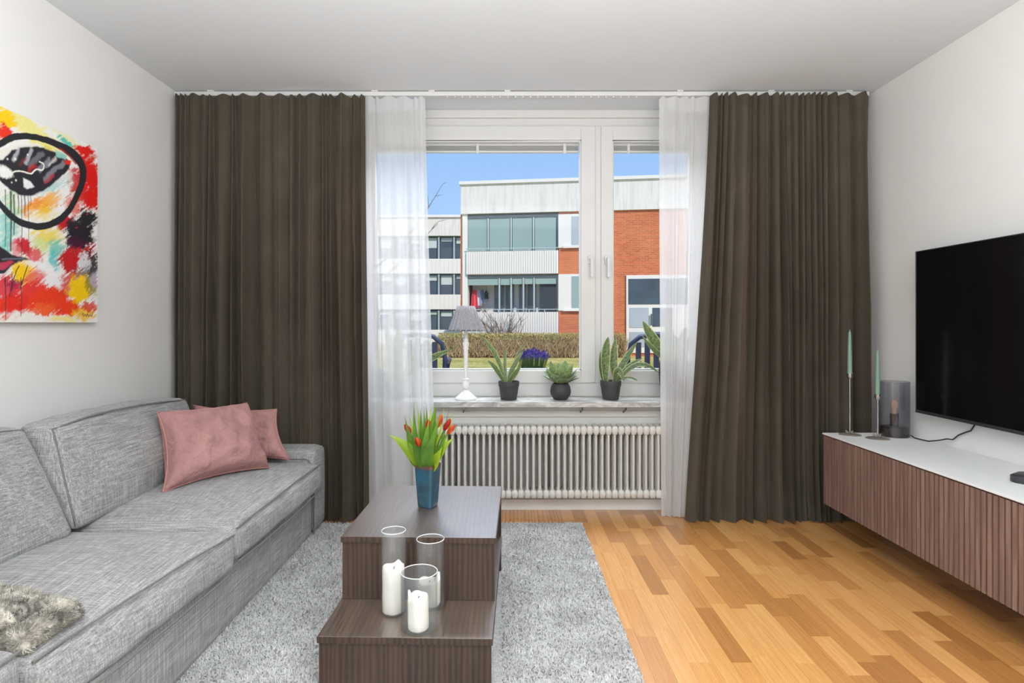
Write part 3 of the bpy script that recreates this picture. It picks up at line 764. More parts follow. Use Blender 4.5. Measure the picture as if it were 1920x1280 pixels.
for i in range(len(prof)-1):
    for k in range(32):
        a, b = i*32+k, i*32+(k+1) % 32; fs_.append((a, b, b+32, a+32))
fs_.append(tuple(range(31, -1, -1))); fs_.append(tuple(8*32+k for k in range(32)))
MB().add(vs_, fs_).build('body', M['vase'], vase, smooth=True, ang=50)

def mat_leaf(name, c1, c2, tr=0.35, tcol=(150, 200, 40), rough=0.45):
    m, n, l, b = nt(name); co = texco(n, l, (1, 1, 1)); uv = texco(n, l, (26, 1.2, 1), 'UV')
    v = math_(n, l, 'ADD', math_(n, l, 'MULTIPLY', nz(n, l, uv, 1.0, 2), 0.5), math_(n, l, 'MULTIPLY', nz(n, l, co, 14, 3), 0.5))
    oi = n.new('ShaderNodeObjectInfo'); tone = ramp(n, l, oi.outputs['Random'], [(0, (0.55, 0.62, 0.6, 1)), (1, (1.25, 1.15, 1.1, 1))])
    l.new(mixc(n, l, 1.0, ramp(n, l, v, [(0.35, lin(c2)), (0.65, lin(c1))]), tone, 'MULTIPLY'), b.inputs['Base Color']); setp(b, Roughness=rough)
    t_ = n.new('ShaderNodeBsdfTranslucent'); t_.inputs[0].default_value = lin(tcol); mx = n.new('ShaderNodeMixShader'); mx.inputs[0].default_value = tr
    l.new(b.outputs[0], mx.inputs[1]); l.new(t_.outputs[0], mx.inputs[2]); l.new(mx.outputs[0], n['Material Output'].inputs[0]); return m
M['tleaf'] = mat_leaf('tulip_leaf', (104, 148, 58), (56, 98, 34), 0.30, (170, 215, 40))
M['tleaf2'] = mat_leaf('tulip_leaf_young', (188, 210, 70), (128, 172, 44), 0.4, (205, 230, 50))
M['stem'] = mat_leaf('tulip_stem', (120, 160, 70), (80, 120, 48), 0.1)
M['petal_o'] = mat_leaf('orange_petal', (236, 120, 60), (214, 72, 34), 0.3, (250, 110, 40)); M['petal_r'] = mat_leaf('red_petal', (214, 62, 40), (172, 30, 26), 0.3, (235, 60, 30))
def tulip(label, du, top, bud, col, leaves, grp=None):
    """du: foot of the stem in the vase; top: tip of bud; leaves: list of (tip, bend, width, face, young)"""
    f = Vector((vp.x+du[0]*0.8, vp.y+du[1]*0.8, vp.z+0.145)); t0 = thing('tulip', label, 'tulip', f, group='tulips in the blue vase')
    if bud:
        e = Vector(top); pts = bez(f, Vector((lerp(f.x, e.x, 0.35), lerp(f.y, e.y, 0.35), lerp(f.z, e.z, 0.6))), e, 8)
        MB().tube(pts, 0.0028, 7).build('stem', M['stem'], t0, smooth=True)
        d = (pts[-1]-pts[-2]).normalized(); h = bud
        for k in range(6):
            a = 2*PI*k/6+0.3; rr = 0.0105 if k % 2 else 0.0085
            o = Vector((math.cos(a), math.sin(a), 0))*rr
            mb = MB(); leaf(mb, e-d*0.002, e+o*1.9+d*h*0.55, e+o*0.25+d*h*1.25, 0.020, -o, 8, lambda t: max(0, math.sin(PI*min(1, 0.12+t*0.88)))**0.7, 0.3)
            mb.build('petal', col, t0, smooth=True, ang=180)
    for tip, bend, wd, face, yg in leaves:
        mb = MB(); leaf(mb, f, bend, tip, wd, face, 14, lambda t: (0.30+0.95*math.sin(PI*min(1, t*1.05)**0.8))*max(0.0, 1-t**3)**0.8, 0.35, 0.25)
        mb.build('leaf', M['tleaf2'] if yg else M['tleaf'], t0, smooth=True, ang=180)
def vpt(u, v, dy=0.0): return at(u, v-(13 if v < 800 else 0), 2.418+dy)
TUL = [
 ('orange tulip low at the front of the bouquet', (-0.004, -0.022), vpt(787, 836, -0.05), 0.036, 'petal_o', [((786, 800, -0.02), (780, 860, -0.05), 0.030), ((806, 792, -0.05), (792, 850, -0.06), 0.032)]),
 ('red tulip at the left edge of the bouquet', (-0.018, 0.0), vpt(769, 812, 0.0), 0.034, 'petal_r', [((759, 792, -0.02), (770, 850, 0.0), 0.036), ((776, 766, 0.02), (776, 840, 0.02), 0.022)]),
 ('orange tulip at the top of the bouquet, half hidden by leaves', (0.006, 0.012), vpt(821, 800, 0.03), 0.042, 'petal_o', [((817, 764, -0.01), (806, 820, 0.0), 0.030), ((800, 768, 0.03), (800, 830, 0.02), 0.024)]),
 ('red tulip at the upper right of the bouquet', (0.016, 0.004), vpt(833, 806, 0.0), 0.042, 'petal_r', [((838, 812, -0.04), (816, 858, -0.05), 0.032), ((843, 770, 0.02), (832, 830, 0.0), 0.010)]),
 ('orange tulip at the right edge of the bouquet', (0.020, 0.012), vpt(840, 813, 0.02), 0.036, 'petal_o', [((852, 822, 0.0), (822, 838, 0.0), 0.030), ((854, 772, 0.03), (838, 825, 0.02), 0.009)]),
 ('red tulip bud between the middle leaves', (0.0, 0.0), vpt(803, 806, 0.0), 0.034, 'petal_r', [((789, 776, 0.0), (788, 840, 0.0), 0.024), ((826, 786, -0.03), (806, 840, -0.04), 0.032)]),
]
for lb, du, tp_, bd, pc, lv in TUL:
    ls = []
    for (q, b_, wd) in lv:
        ls.append((vpt(*q), vpt(*b_), wd, Vector((random.uniform(-.35, .35), -1, 0.15)), q[1] < 775 and random.random() < 0.6))
    tulip(lb, du, tp_, bd, M[pc], ls)
tulip('leafy tulip shoot whose pale leaf spreads far to the left', (-0.02, -0.01), None, 0, None, [(vpt(727, 814, -0.02), vpt(764, 832, -0.03), 0.042, (0.3, -1, 0.5), True), (vpt(756, 838, 0.02), vpt(772, 860, 0), 0.026, (0, -1, 0.2), False), (vpt(762, 818, 0.03), vpt(772, 850, 0.02), 0.022, (0.2, -1, 0), True)])
tulip('leafy tulip shoot whose yellow green leaf bends to the right', (0.014, -0.012), None, 0, None, [(vpt(852, 820, -0.03), vpt(822, 842, -0.04), 0.040, (-0.4, -1, 0.6), True), (vpt(830, 836, -0.05), vpt(816, 866, -0.05), 0.040, (-.5, -1, 0.3), True), (vpt(818, 772, 0.0), vpt(812, 830, 0), 0.02, (0.2, -1, 0), False)])
tulip('leafy tulip shoot with narrow upright leaves at the back of the bouquet', (0.004, 0.02), None, 0, None, [(vpt(783, 768, 0.04), vpt(786, 830, 0.03), 0.018, (0.1, -1, 0), True), (vpt(795, 772, 0.05), vpt(796, 830, 0.04), 0.02, (-.2, -1, 0), False), (vpt(808, 770, 0.04), vpt(806, 830, 0.03), 0.02, (.2, -1, 0), True), (vpt(766, 784, 0.03), vpt(776, 830, 0.03), 0.016, (.2, -1, 0), True), (vpt(834, 768, 0.04), vpt(824, 830, 0.03), 0.010, (.2, -1, 0), True)])
tulip('leafy tulip shoot with a broad leaf standing at the front of the vase', (0.0, -0.024), None, 0, None, [(vpt(818, 806, -0.06), vpt(799, 850, -0.07), 0.040, (-0.2, -1, 0.1), False), (vpt(772, 808, -0.05), vpt(780, 850, -0.06), 0.034, (0.3, -1, 0.1), False)])

# ================================================================== MEDIA BENCH
XB, BZ0, BZ1, BY0, BY1 = 1.728, 0.158, 0.530, 1.435, 3.235
mb_ = thing('media_bench', 'floating media bench with walnut slatted doors and white top', 'media bench', (1.94, 2.33, BZ0))
MB().box(XB+0.024, XR-0.001, BY0, BY1, BZ0, BZ1).build('body', M['walnut_side'] if 'walnut_side' in M else M['walnut'], mb_, bevel=0.002)
MB().box(XB-0.004, XR-0.001, BY0-0.002, BY1+0.002, BZ1, BZ1+0.008).build('top', M['benchtop'] if 'benchtop' in M else M['whitematte'], mb_, bevel=0.002)
slat0 = None
for d_ in range(3):
    y1 = BY1-d_*0.6; y0 = y1-0.6
    door = MB().box(XB+0.012, XB+0.022, y0+0.001, y1-0.001, BZ0, BZ1-0.004).build('door', M['darkgap'], mb_)
    for k in range(23):
        yc = y1-0.6*(k+0.5)/23
        if slat0 is None:
            slat0 = MB().box(XB, XB+0.012, yc-0.0090, yc+0.0090, BZ0, BZ1-0.006).build('slat', M['walnut'], door); soff = org(slat0).copy(); y_first = yc
        else:
            copy_of(slat0, Vector((soff.x, yc, soff.z))-org(door), door)
# television
tv = thing('television', 'large black wall mounted television above the media bench', 'television', (2.10, 2.31, 0.679))
TX = 2.090
m, n, l, b = nt('tv_screen'); l.new(ramp(n, l, nz(n, l, texco(n, l), 3), [(0.3, (0.004, 0.004, 0.004, 1)), (0.7, (0.006, 0.006, 0.006, 1))]), b.inputs['Base Color'])
setp(b, Roughness=0.12); b.inputs['Specular IOR Level'].default_value = 0.35; M['screen'] = m
MB().box(TX+0.004, XR-0.022, 1.60, 3.012, 0.70, 1.475).build('back_shell', M['black'], tv, bevel=0.01)
MB().box(XR-0.024, XR, 2.1, 2.5, 0.95, 1.25).build('wall_mount', M['black'], tv)
MB().box(TX, TX+0.006, 1.585, 3.0275, 0.693, 1.489).build('screen', M['screen'], tv)
bz = MB(); bz.box(TX-0.002, TX+0.022, 1.58, 3.032, 0.679, 0.694); bz.box(TX-0.002, TX+0.022, 1.58, 3.032, 1.489, 1.493)
bz.box(TX-0.002, TX+0.022, 1.58, 1.5845, 0.679, 1.493); bz.box(TX-0.002, TX+0.022, 3.0275, 3.032, 0.679, 1.493)
bz.build('bezel', plain('tv_bezel', (74, 74, 76), 0.35, 0.04, metal=0.6), tv, bevel=0.001)

# candlesticks and taper candles
ZT = BZ1+0.008
M['sage'] = mat_wax('sage_green_wax', (128, 160, 141)); M['brass'] = plain('warm_steel', (186, 178, 168), 0.35, 0.05, metal=0.6)
def candlestick(lb1, lb2, x_, y_, zc0, zc1, ztip, rb):
    t0 = thing('candlestick', lb1, 'candlestick', (x_, y_, ZT), group='metal candlesticks')
    MB().lathe([(rb, 0.0), (rb, 0.0022), (rb*0.92, 0.0036), (0.010, 0.005)], (x_, y_, ZT), 32).build('foot', M['brass'], t0, smooth=True)
    for k in range(5):
        a = 2*PI*k/5+0.5; d = Vector((math.cos(a), math.sin(a), 0)); o = Vector((x_, y_, ZT+0.004))
        q = MB(); leaf(q, o+d*0.003, o+d*0.018+Vector((0, 0, 0.004)), o+d*0.030+Vector((0, 0, 0.018)), 0.017, (0, 0, 1), 6)
        q.build('leaf_ornament', M['brass'], t0, smooth=True)
    MB().tube([(x_, y_, ZT+0.004), (x_, y_, zc0)], 0.0042, 10).build('stem', M['chrome'], t0, smooth=True)
    MB().lathe([(0.005, -0.004), (0.0105, 0.004), (0.0135, 0.009), (0.0138, zc1-zc0), (0.0122, zc1-zc0), (0.0118, 0.010), (0.002, 0.008)], (x_, y_, zc0), 20).build('cup', M['chrome'], t0, smooth=True)
    t1 = thing('taper_candle', lb2, 'candle', (x_, y_, zc0+0.009), group='sage green taper candles')
    h = ztip-zc0-0.009
    MB().lathe([(0.0108, 0), (0.0112, 0.02), (0.0100, h*0.5), (0.0076, h*0.88), (0.0060, h*0.965), (0.0025, h*0.993), (0.0008, h)], (x_, y_, zc0+0.009), 18).build('wax', M['sage'], t1, smooth=True)
    MB().tube([(x_, y_, ztip-0.003), (x_, y_, ztip+0.004), (x_+0.002, y_, ztip+0.007)], 0.0009, 5).build('wick', M['wax'], t1)
candlestick('taller steel candlestick at the far end of the media bench', 'sage green taper candle in the taller candlestick', 1.836, 3.172, 0.838, 0.864, 1.090, 0.054)
candlestick('shorter steel candlestick next to the smoked glass lamp', 'sage green taper candle in the shorter candlestick', 1.919, 3.068, 0.740, 0.766, 0.992, 0.056)
# smoked glass lamp
lx, ly = 2.052, 3.140
lamp = thing('table_lamp', 'smoked glass cylinder lamp on the media bench beside the television', 'lamp', (lx, ly, ZT))
MB().lathe([(0.066, 0), (0.067, 0.004), (0.067, 0.046), (0.060, 0.052), (0.010, 0.053)], (lx, ly, ZT), 36).build('base', plain('bronze_base', (84, 72, 66), 0.3, 0.15, 20.0, metal=0.6), lamp, smooth=True)
MB().tube([(lx, ly, ZT+0.053), (lx, ly, ZT+0.118)], 0.020, 16).build('socket', M['black'], lamp, smooth=True)
MB().lathe([(0.010, 0), (0.011, 0.014), (0.017, 0.034), (0.019, 0.048), (0.014, 0.066), (0.003, 0.074)], (lx, ly, ZT+0.118), 20).build('bulb', plain('amber_bulb', (206, 168, 140), 0.15, 0.05), lamp, smooth=True)
MB().lathe([(0.0705, 0.0), (0.0705, 0.288), (0.0685, 0.288), (0.0685, 0.001)], (lx, ly, ZT), 44, cap=(False, False)).build('shade', M['smoke'], lamp, smooth=True)
cp = [(lx+0.055, ly-0.048, ZT+0.012), (2.10, 3.05, ZT+0.006), (2.11, 2.97, ZT+0.006), (2.125, 2.92, ZT+0.02), (2.135, 2.88, ZT+0.035), (2.142, 2.85, ZT+0.038), (2.146, 2.82, ZT+0.065), (2.148, 2.78, ZT+0.085), (2.149, 2.75, ZT+0.098), (2.150, 2.72, ZT+0.14), (2.150, 2.69, ZT+0.21)]
MB().tube(cp, 0.0032, 7).build('power_cord', M['black'], lamp, smooth=True)
# set-top puck at the right edge
pk = onz(1925, 884, ZT); pkc = Vector((1.965, 2.215, ZT))
pb = thing('media_box', 'small dark grey media box at the right end of the white bench top', 'media box', pkc)
def rsq(hw, z, r):
    o = []
    for q in range(4):
        cx, cy = ((1, 1), (-1, 1), (-1, -1), (1, -1))[q]
        for k in range(7):
            a = (q+k/6)*PI/2; x_, y_ = cx*(hw-r)+r*math.cos(a), cy*(hw-r)+r*math.sin(a); an = 0.55
            o.append((pkc.x+x_*math.cos(an)-y_*math.sin(an), pkc.y+x_*math.sin(an)+y_*math.cos(an), pkc.z+z))
    return o
vs_ = rsq(0.058, 0.0, 0.03)+rsq(0.060, 0.004, 0.03)+rsq(0.060, 0.024, 0.03)+rsq(0.056, 0.027, 0.028)
fs_ = [(i*28+k, i*28+(k+1) % 28, (i+1)*28+(k+1) % 28, (i+1)*28+k) for i in range(3) for k in range(28)]+[tuple(range(27, -1, -1)), tuple(84+k for k in range(28))]
MB().add(vs_, fs_).build('case', plain('charcoal_plastic', (58, 58, 60), 0.4, 0.05), pb, smooth=True, ang=35)
MB().lathe([(0.026, 0), (0.026, 0.0008), (0.002, 0.0009)], (pkc.x, pkc.y, pkc.z+0.027), 24).build('top_badge', plain('badge_grey', (120, 120, 122), 0.3, 0.02), pb, smooth=True)
# ================================================================== PAINTING on the left wall
PX, PY1, PZ0, PZ1, PW = -1.886, 2.772, 1.134, 1.942, 1.10
pt = thing('painting', 'abstract colourful face painting with black glasses on canvas, left wall', 'painting', (PX, PY1-PW/2, PZ0))
MB().box(XL, PX-0.0008, PY1-PW, PY1, PZ0, PZ1).build('canvas_frame', plain('raw_canvas', (232, 230, 224), 0.8, 0.02), pt)
def vnoise(x, y, seed):
    r = np.random.RandomState(seed); g = r.rand(64, 64)
    xi, yi = np.floor(x).astype(int), np.floor(y).astype(int); fx, fy = x-xi, y-yi
    fx = fx*fx*(3-2*fx); fy = fy*fy*(3-2*fy)
    a = g[yi % 64, xi % 64]; b = g[yi % 64, (xi+1) % 64]; c = g[(yi+1) % 64, xi % 64]; d = g[(yi+1) % 64, (xi+1) % 64]
    return a*(1-fx)*(1-fy)+b*fx*(1-fy)+c*(1-fx)*fy+d*fx*fy
def fbm(x, y, seed, o=3):
    s_ = 0; a = 0.5
    for k in range(o): s_ = s_+a*vnoise(x*2**k, y*2**k, seed+k); a *= 0.5
    return s_/0.875
nu, nv = 460, 338
yy = np.linspace(PY1-PW, PY1, nu+1); zz = np.linspace(PZ0, PZ1, nv+1)
YY, ZZ = np.meshgrid(yy, zz)
U = VX+PX*F/YY; V = VY-(ZZ-H)*F/YY                       # drawing coordinates of the picture's own design
# design space straightened: a = across from right edge, b = down, both in units where the picture is 410 high
A_ = (PY1-YY)/(PZ1-PZ0)*410; B_ = (PZ1-ZZ)/(PZ1-PZ0)*410
def ab(u, v):
    Yq = PX*F/(u-VX); zq = H-(v-VY)/F*Yq
    return (PY1-Yq)/(PZ1-PZ0)*410, (PZ1-zq)/(PZ1-PZ0)*410
img = np.empty(YY.shape+(3,)); img[:] = (0.86, 0.85, 0.82)
wx = (fbm(A_/14, B_/14, 3)-0.5)*16; wy = (fbm(A_/14, B_/14, 9)-0.5)*16
fine = fbm(A_/3.2, B_/3.2, 21); dry = fbm((-A_*0.82-B_*0.57)/26.0, (-A_*0.57+B_*0.82)/3.6, 31)
def paint(mask, c, op=1.0):
    m_ = np.clip(mask, 0, 1)[..., None]*op; cc = np.array(lin(c)[:3]); img[:] = img*(1-m_)+cc*m_
def blob(u, v, ru, rv, rot, c, edge=0.25, op=1.0, dryness=0.35, warp=1.0):
    a0, b0 = ab(u, v); a1, _ = ab(u+1, v); k = abs(a1-a0); _, b1 = ab(u, v+1); kv = abs(b1-b0)
    x_, y_ = (A_+wx*warp-a0), (B_+wy*warp-b0); r = math.radians(rot)
    x_ = -x_; xr = x_*math.cos(r)-y_*math.sin(r); yr = x_*math.sin(r)+y_*math.cos(r)
    d = np.sqrt((xr/(ru*k*1.5))**2+(yr/(rv*kv*1.5))**2)
    paint((1-d)/edge+(dry-0.5)*dryness*6+(fine-0.5)*1.2, c, op)
def line(pts, wd, c, op=1.0, soft=0.8, wob=0.15):
    P = [ab(*p) for p in pts]; best = np.full(YY.shape, 1e9)
    n = len(P)-1; wds = wd if isinstance(wd, list) else [wd]*(n+1)
    for k in range(n):
        (x0, y0), (x1, y1) = P[k], P[k+1]; dx, dy = x1-x0, y1-y0; L2 = dx*dx+dy*dy+1e-9
        t = np.clip(((A_+wx*wob-x0)*dx+(B_+wy*wob-y0)*dy)/L2, 0, 1)
        d = np.hypot(A_+wx*wob-x0-t*dx, B_+wy*wob-y0-t*dy)-(wds[k]+(wds[k+1]-wds[k])*t)
        best = np.minimum(best, d)
    paint(0.5-best/soft, c, op)
def smoothline(pts, wd, c, **k):
    P = [Vector((p[0], p[1], 0)) for p in pts]; W = wd if isinstance(wd, list) else [wd]*len(P); out, ww_ = [], []
    for i in range(len(P)-1):
        p0, p1, p2, p3 = P[max(i-1, 0)], P[i], P[i+1], P[min(i+2, len(P)-1)]
        for s_ in range(6):
            t = s_/6; q = 0.5*((2*p1)+(p2-p0)*t+(2*p0-5*p1+4*p2-p3)*t*t+(3*p1-p0-3*p2+p3)*t**3)
            out.append((q.x, q.y)); ww_.append(lerp(W[i], W[i+1], t))
    line(out+[tuple(P[-1][:2])], ww_+[W[-1]], c, **k)
def poly(pts, c, op=1.0, soft=3.0):
    P = np.array([ab(*p) for p in pts]); X, Y_ = A_+wx*0.35, B_+wy*0.35; ins = np.zeros(YY.shape, bool); n = len(P)
    best = np.full(YY.shape, 1e9)
    for i in range(n):
        x0, y0 = P[i]; x1, y1 = P[(i+1) % n]
        cr = ((y0 > Y_) != (y1 > Y_)) & (X < (x1-x0)*(Y_-y0)/(y1-y0+1e-12)+x0); ins ^= cr
        dx, dy = x1-x0, y1-y0; t = np.clip(((X-x0)*dx+(Y_-y0)*dy)/(dx*dx+dy*dy+1e-9), 0, 1); best = np.minimum(best, np.hypot(X-x0-t*dx, Y_-y0-t*dy))
    paint(0.5+np.where(ins, best, -best)/soft, c, op)
YEL, PALE, RED, DRED, ORG_, TEAL, CHAR, WHT, PNK, DOR = (250, 204, 16), (236, 226, 110), (222, 26, 20), (196, 30, 36), (244, 150, 40), (88, 196, 178), (42, 42, 48), (240, 240, 238), (226, 90, 100), (238, 62, 24)
for q in [(60, 245, 60, 16, -18, PALE, .4, .8), (130, 262, 40, 10, -20, PALE, .5, .5), (8, 222, 18, 14, 10, YEL, .3, 1), (8, 250, 14, 12, 25, (232, 52, 30), .3, 1),
          (125, 268, 12, 6, -25, TEAL, .4, 1), (160, 282, 16, 8, 10, RED, .3, 1), (172, 298, 10, 7, 30, (222, 140, 125), .4, .8),
          (168, 330, 16, 34, 20, RED, .35, 1), (150, 352, 14, 30, 35, DRED, .4, .95), (170, 372, 12, 20, 30, RED, .35, 1), (140, 385, 16, 16, 40, (232, 66, 34), .4, .8), (120, 418, 14, 10, 20, DRED, .35, 1),
          (75, 385, 26, 12, 25, ORG_, .4, .95), (95, 372, 16, 10, 25, (248, 180, 80), .5, .8), (100, 350, 22, 9, 28, (150, 206, 206), .6, .7), (115, 335, 18, 6, 30, (226, 228, 226), .5, .8),
          (80, 400, 20, 12, 20, (244, 214, 60), .6, .6), (22, 392, 12, 26, 0, (176, 216, 150), .5, .7), (8, 430, 10, 40, 0, (150, 214, 208), .5, .8), (20, 440, 10, 30, -10, TEAL, .5, .6),
          (90, 445, 26, 16, 10, (240, 214, 50), .5, .85), (108, 468, 14, 20, 0, TEAL, .5, .8), (100, 495, 8, 22, 10, (90, 200, 200), .4, .85), (76, 462, 14, 14, 0, (206, 226, 160), .5, .7),
          (150, 440, 20, 26, 35, (40, 34, 44), .3, 1), (165, 410, 14, 14, 30, (38, 36, 40), .35, 1), (140, 462, 14, 14, 30, (70, 24, 50), .4, .9), (132, 488, 16, 18, 10, DRED, .35, 1), (155, 478, 20, 12, 25, (200, 30, 34), .35, 1),
          (170, 498, 14, 22, 10, (40, 38, 46), .4, .95), (158, 490, 8, 14, 20, (226, 222, 226), .4, .9), (150, 515, 14, 10, 10, (90, 50, 60), .5, .8),
          (45, 462, 12, 14, 10, (206, 40, 48), .35, 1), (62, 478, 14, 10, 0, (222, 76, 84), .4, .9), (30, 470, 8, 16, 10, (226, 120, 126), .5, .7),
          (85, 520, 28, 20, -10, (240, 238, 238), .4, 1), (45, 515, 18, 20, 20, YEL, .35, 1), (66, 520, 16, 12, 15, (236, 100, 90), .4, .85),
          (15, 545, 20, 22, 10, (226, 40, 60), .35, .95), (30, 535, 14, 10, 0, (150, 20, 70), .5, .8), (60, 548, 26, 16, 15, (234, 60, 50), .35, 1), (25, 570, 36, 14, 5, (230, 40, 30), .35, 1),
          (95, 565, 34, 20, 5, DOR, .3, 1), (85, 580, 26, 10, 10, (244, 100, 40), .4, .8), (130, 575, 24, 12, -5, DOR, .35, 1), (135, 530, 18, 16, 20, (214, 60, 44), .4, .9),
          (152, 540, 18, 20, 25, YEL, .3, 1), (172, 535, 8, 18, 20, (150, 140, 50), .4, .9), (176, 525, 6, 12, 0, (190, 170, 190), .5, .8), (160, 588, 16, 10, 0, (240, 190, 40), .4, .9), (168, 576, 12, 8, 0, (226, 60, 30), .4, .9),
          (50, 596, 60, 7, 0, (240, 236, 226), .4, 1), (120, 598, 20, 6, 0, (244, 222, 120), .5, .8)]:
    blob(*q)
# invented continuation outside the photograph
for q in [(-90, 300, 60, 60, 10, RED, .4, .9), (-120, 480, 70, 60, 20, (244, 190, 40), .4, .9), (-180, 380, 60, 90, 0, TEAL, .4, .8), (-80, 570, 80, 40, 0, DOR, .4, .9)]: blob(*q)
# splatter
sr = np.random.RandomState(4)
for k in range(150):
    cu, cv = [(176, 490), (120, 345), (165, 420), (140, 395), (172, 465)][k % 5]; u_, v_ = cu+sr.randn()*11, cv+sr.randn()*16
    if u_ > 182: continue
    a0, b0 = ab(u_, v_); r = abs(sr.randn())*1.0+0.7
    paint(1.2-np.hypot(A_-a0, B_-b0)/r, [CHAR, (120, 206, 200), CHAR, DRED, (236, 230, 230)][k % 5])
# eye and lens
poly([(0, 282), (30, 270), (70, 270), (112, 288), (60, 300), (0, 310)], (232, 230, 220), 1)
poly([(-30, 300), (4, 300), (22, 281), (50, 274), (84, 277), (116, 290), (132, 302), (130, 316), (108, 338), (82, 358), (60, 367), (38, 366), (18, 356), (0, 338), (-30, 330)], CHAR, 1)
for q in [((36, 278), (26, 300), 4, (200, 200, 202)), ((60, 280), (48, 306), 5, (196, 198, 204)), ((78, 288), (56, 312), 5, (120, 122, 132)), ((92, 300), (74, 318), 6, (150, 150, 160)), ((106, 296), (92, 308), 3, (214, 212, 206)), ((118, 306), (84, 336), 6, (140, 142, 152)), ((100, 330), (84, 340), 4, (180, 60, 70)), ((66, 312), (54, 318), 4, (190, 40, 40)), ((48, 296), (38, 306), 3, (130, 50, 60))]:
    line([q[0], q[1]], q[2], q[3], 0.75, 4.0, 0.6)
blob(8, 322, 13, 9, 0, WHT, .3, 1, .05, .3); poly([(44, 334), (58, 340), (64, 350), (50, 353), (44, 350)], (236, 236, 236), 1)
smoothline([(18, 326), (34, 320), (46, 322), (58, 325), (68, 318), (80, 318), (82, 308), (74, 303)], 1.5, (244, 240, 226))
for q in [(14, 298, 2.2), (28, 298, 3), (52, 290, 2.4), (22, 342, 2), (30, 338, 2.4), (6, 312, 2)]: a0, b0 = ab(q[0], q[1]); paint(1.3-np.hypot(A_-a0, B_-b0)/q[2], (244, 242, 230))
poly([(104, 280), (126, 290), (123, 300), (106, 293)], (150, 206, 196), .9); poly([(120, 300), (133, 300), (132, 309), (122, 308)], (226, 50, 40), 1); poly([(84, 272), (98, 277), (96, 284), (84, 280)], (226, 214, 110), .9)
smoothline([(-60, 300), (-30, 285), (0, 270), (22, 258), (48, 255), (78, 260), (108, 271), (134, 286), (150, 303), (156, 322), (153, 345), (144, 368), (130, 393), (112, 411), (86, 423), (58, 423), (34, 414), (16, 400), (2, 384), (-20, 360), (-60, 330)],
           [5, 5, 5.5, 6, 6, 6.5, 8, 11, 12, 11, 9, 7.5, 7, 7, 7, 7, 7, 6.5, 6, 6, 6], (38, 38, 42))
smoothline([(112, 278), (128, 290), (142, 306)], 2.6, (150, 24, 28), op=.85)
# drips
for u_, v0, v1, wd in ((10, 356, 462, 1.1), (20, 360, 470, 2.6), (26, 366, 440, 2.0), (34, 366, 400, 1.4), (40, 366, 490, 1.2), (46, 366, 404, 1.6), (53, 362, 476, 1.0), (57, 366, 386, 0.9), (10, 520, 600, 1.4), (39, 520, 592, 1.1), (22, 510, 556, 0.9)):
    line([(u_, v0), (u_+1, (v0+v1)/2), (u_, v1)], [wd, wd*0.8, wd*0.6], (52, 50, 54), .85, 1.2, .15)
smoothline([(52, 497), (44, 520), (38, 540)], 1.0, (60, 40, 40)); smoothline([(36, 498), (26, 520), (18, 556)], 1.0, (60, 40, 40))
# mouth
poly([(-40, 440), (0, 460), (22, 478), (56, 487), (36, 490), (20, 500), (8, 512), (-40, 520)], (44, 42, 50), 1)
poly([(-40, 494), (0, 492), (20, 489), (26, 492), (12, 503), (-40, 512)], (190, 60, 84), 1)
line([(4, 486), (44, 485)], 1.4, (120, 122, 136), .8, 2)
# signature
smoothline([(154, 591), (156, 587), (157, 593), (160, 589), (162, 593), (164, 588), (166, 593), (169, 590), (172, 593), (174, 586)], 0.8, (60, 44, 30), soft=0.8, wob=0.0)
img = np.clip(img*(0.93+0.14*fine[..., None]), 0, 1)
me = bpy.data.meshes.new('painted_canvas')
vs_ = np.stack([np.full(YY.shape, 0.0), YY-(PY1-PW/2), ZZ-PZ0], -1).reshape(-1, 3)
ii = (np.arange(nv)[:, None]*(nu+1)+np.arange(nu)[None]).ravel(); fq = np.stack([ii, ii+1, ii+nu+2, ii+nu+1], 1)
me.from_pydata(vs_.tolist(), [], fq.tolist()); me.update()
ca_ = me.color_attributes.new('paint', 'FLOAT_COLOR', 'POINT')
ca_.data.foreach_set('color', np.concatenate([img.reshape(-1, 3), np.ones((img.size//3, 1))], 1).astype(np.float32).ravel())
m, n, l, b = nt('acrylic_paint'); at_ = n.new('ShaderNodeVertexColor'); at_.layer_name = 'paint'; l.new(at_.outputs[0], b.inputs['Base Color']); setp(b, Roughness=0.45)
bump(n, l, b, nz(n, l, texco(n, l, (1, 1, 1)), 90, 3), 0.12, 0.002)
me.materials.append(m)
pc_ = bpy.data.objects.new('painted_canvas', me); C.objects.link(pc_); pc_.parent = pt

# ================================================================== ON THE WINDOW SILL
# white lamp with a pleated grey shade
lx, ly = -0.232, 3.635
sl = thing('table_lamp', 'white turned wood lamp with a grey pleated shade on the window sill', 'lamp', (lx, ly, ZS))
MB().lathe([(0.062, 0.0), (0.064, 0.008), (0.060, 0.016), (0.050, 0.022), (0.046, 0.026), (0.030, 0.042), (0.018, 0.052), (0.016, 0.06)], (lx, ly, ZS), 32).build('foot', M['whitematte'], sl, smooth=True)
MB().lathe([(0.011, 0.06), (0.018, 0.072), (0.023, 0.082), (0.021, 0.090), (0.024, 0.098), (0.013, 0.112), (0.011, 0.118), (0.020, 0.124), (0.010, 0.130), (0.0115, 0.15), (0.014, 0.30), (0.018, 0.31), (0.015, 0.318), (0.020, 0.332), (0.021, 0.345), (0.014, 0.352), (0.018, 0.362), (0.0165, 0.368), (0.012, 0.372), (0.012, 0.45)], (lx, ly, ZS), 24).build('column', M['whitematte'], sl, smooth=True, ang=60)
npl = 40
def shade(a, i): return 1+0.028*math.sin(npl*a/2)
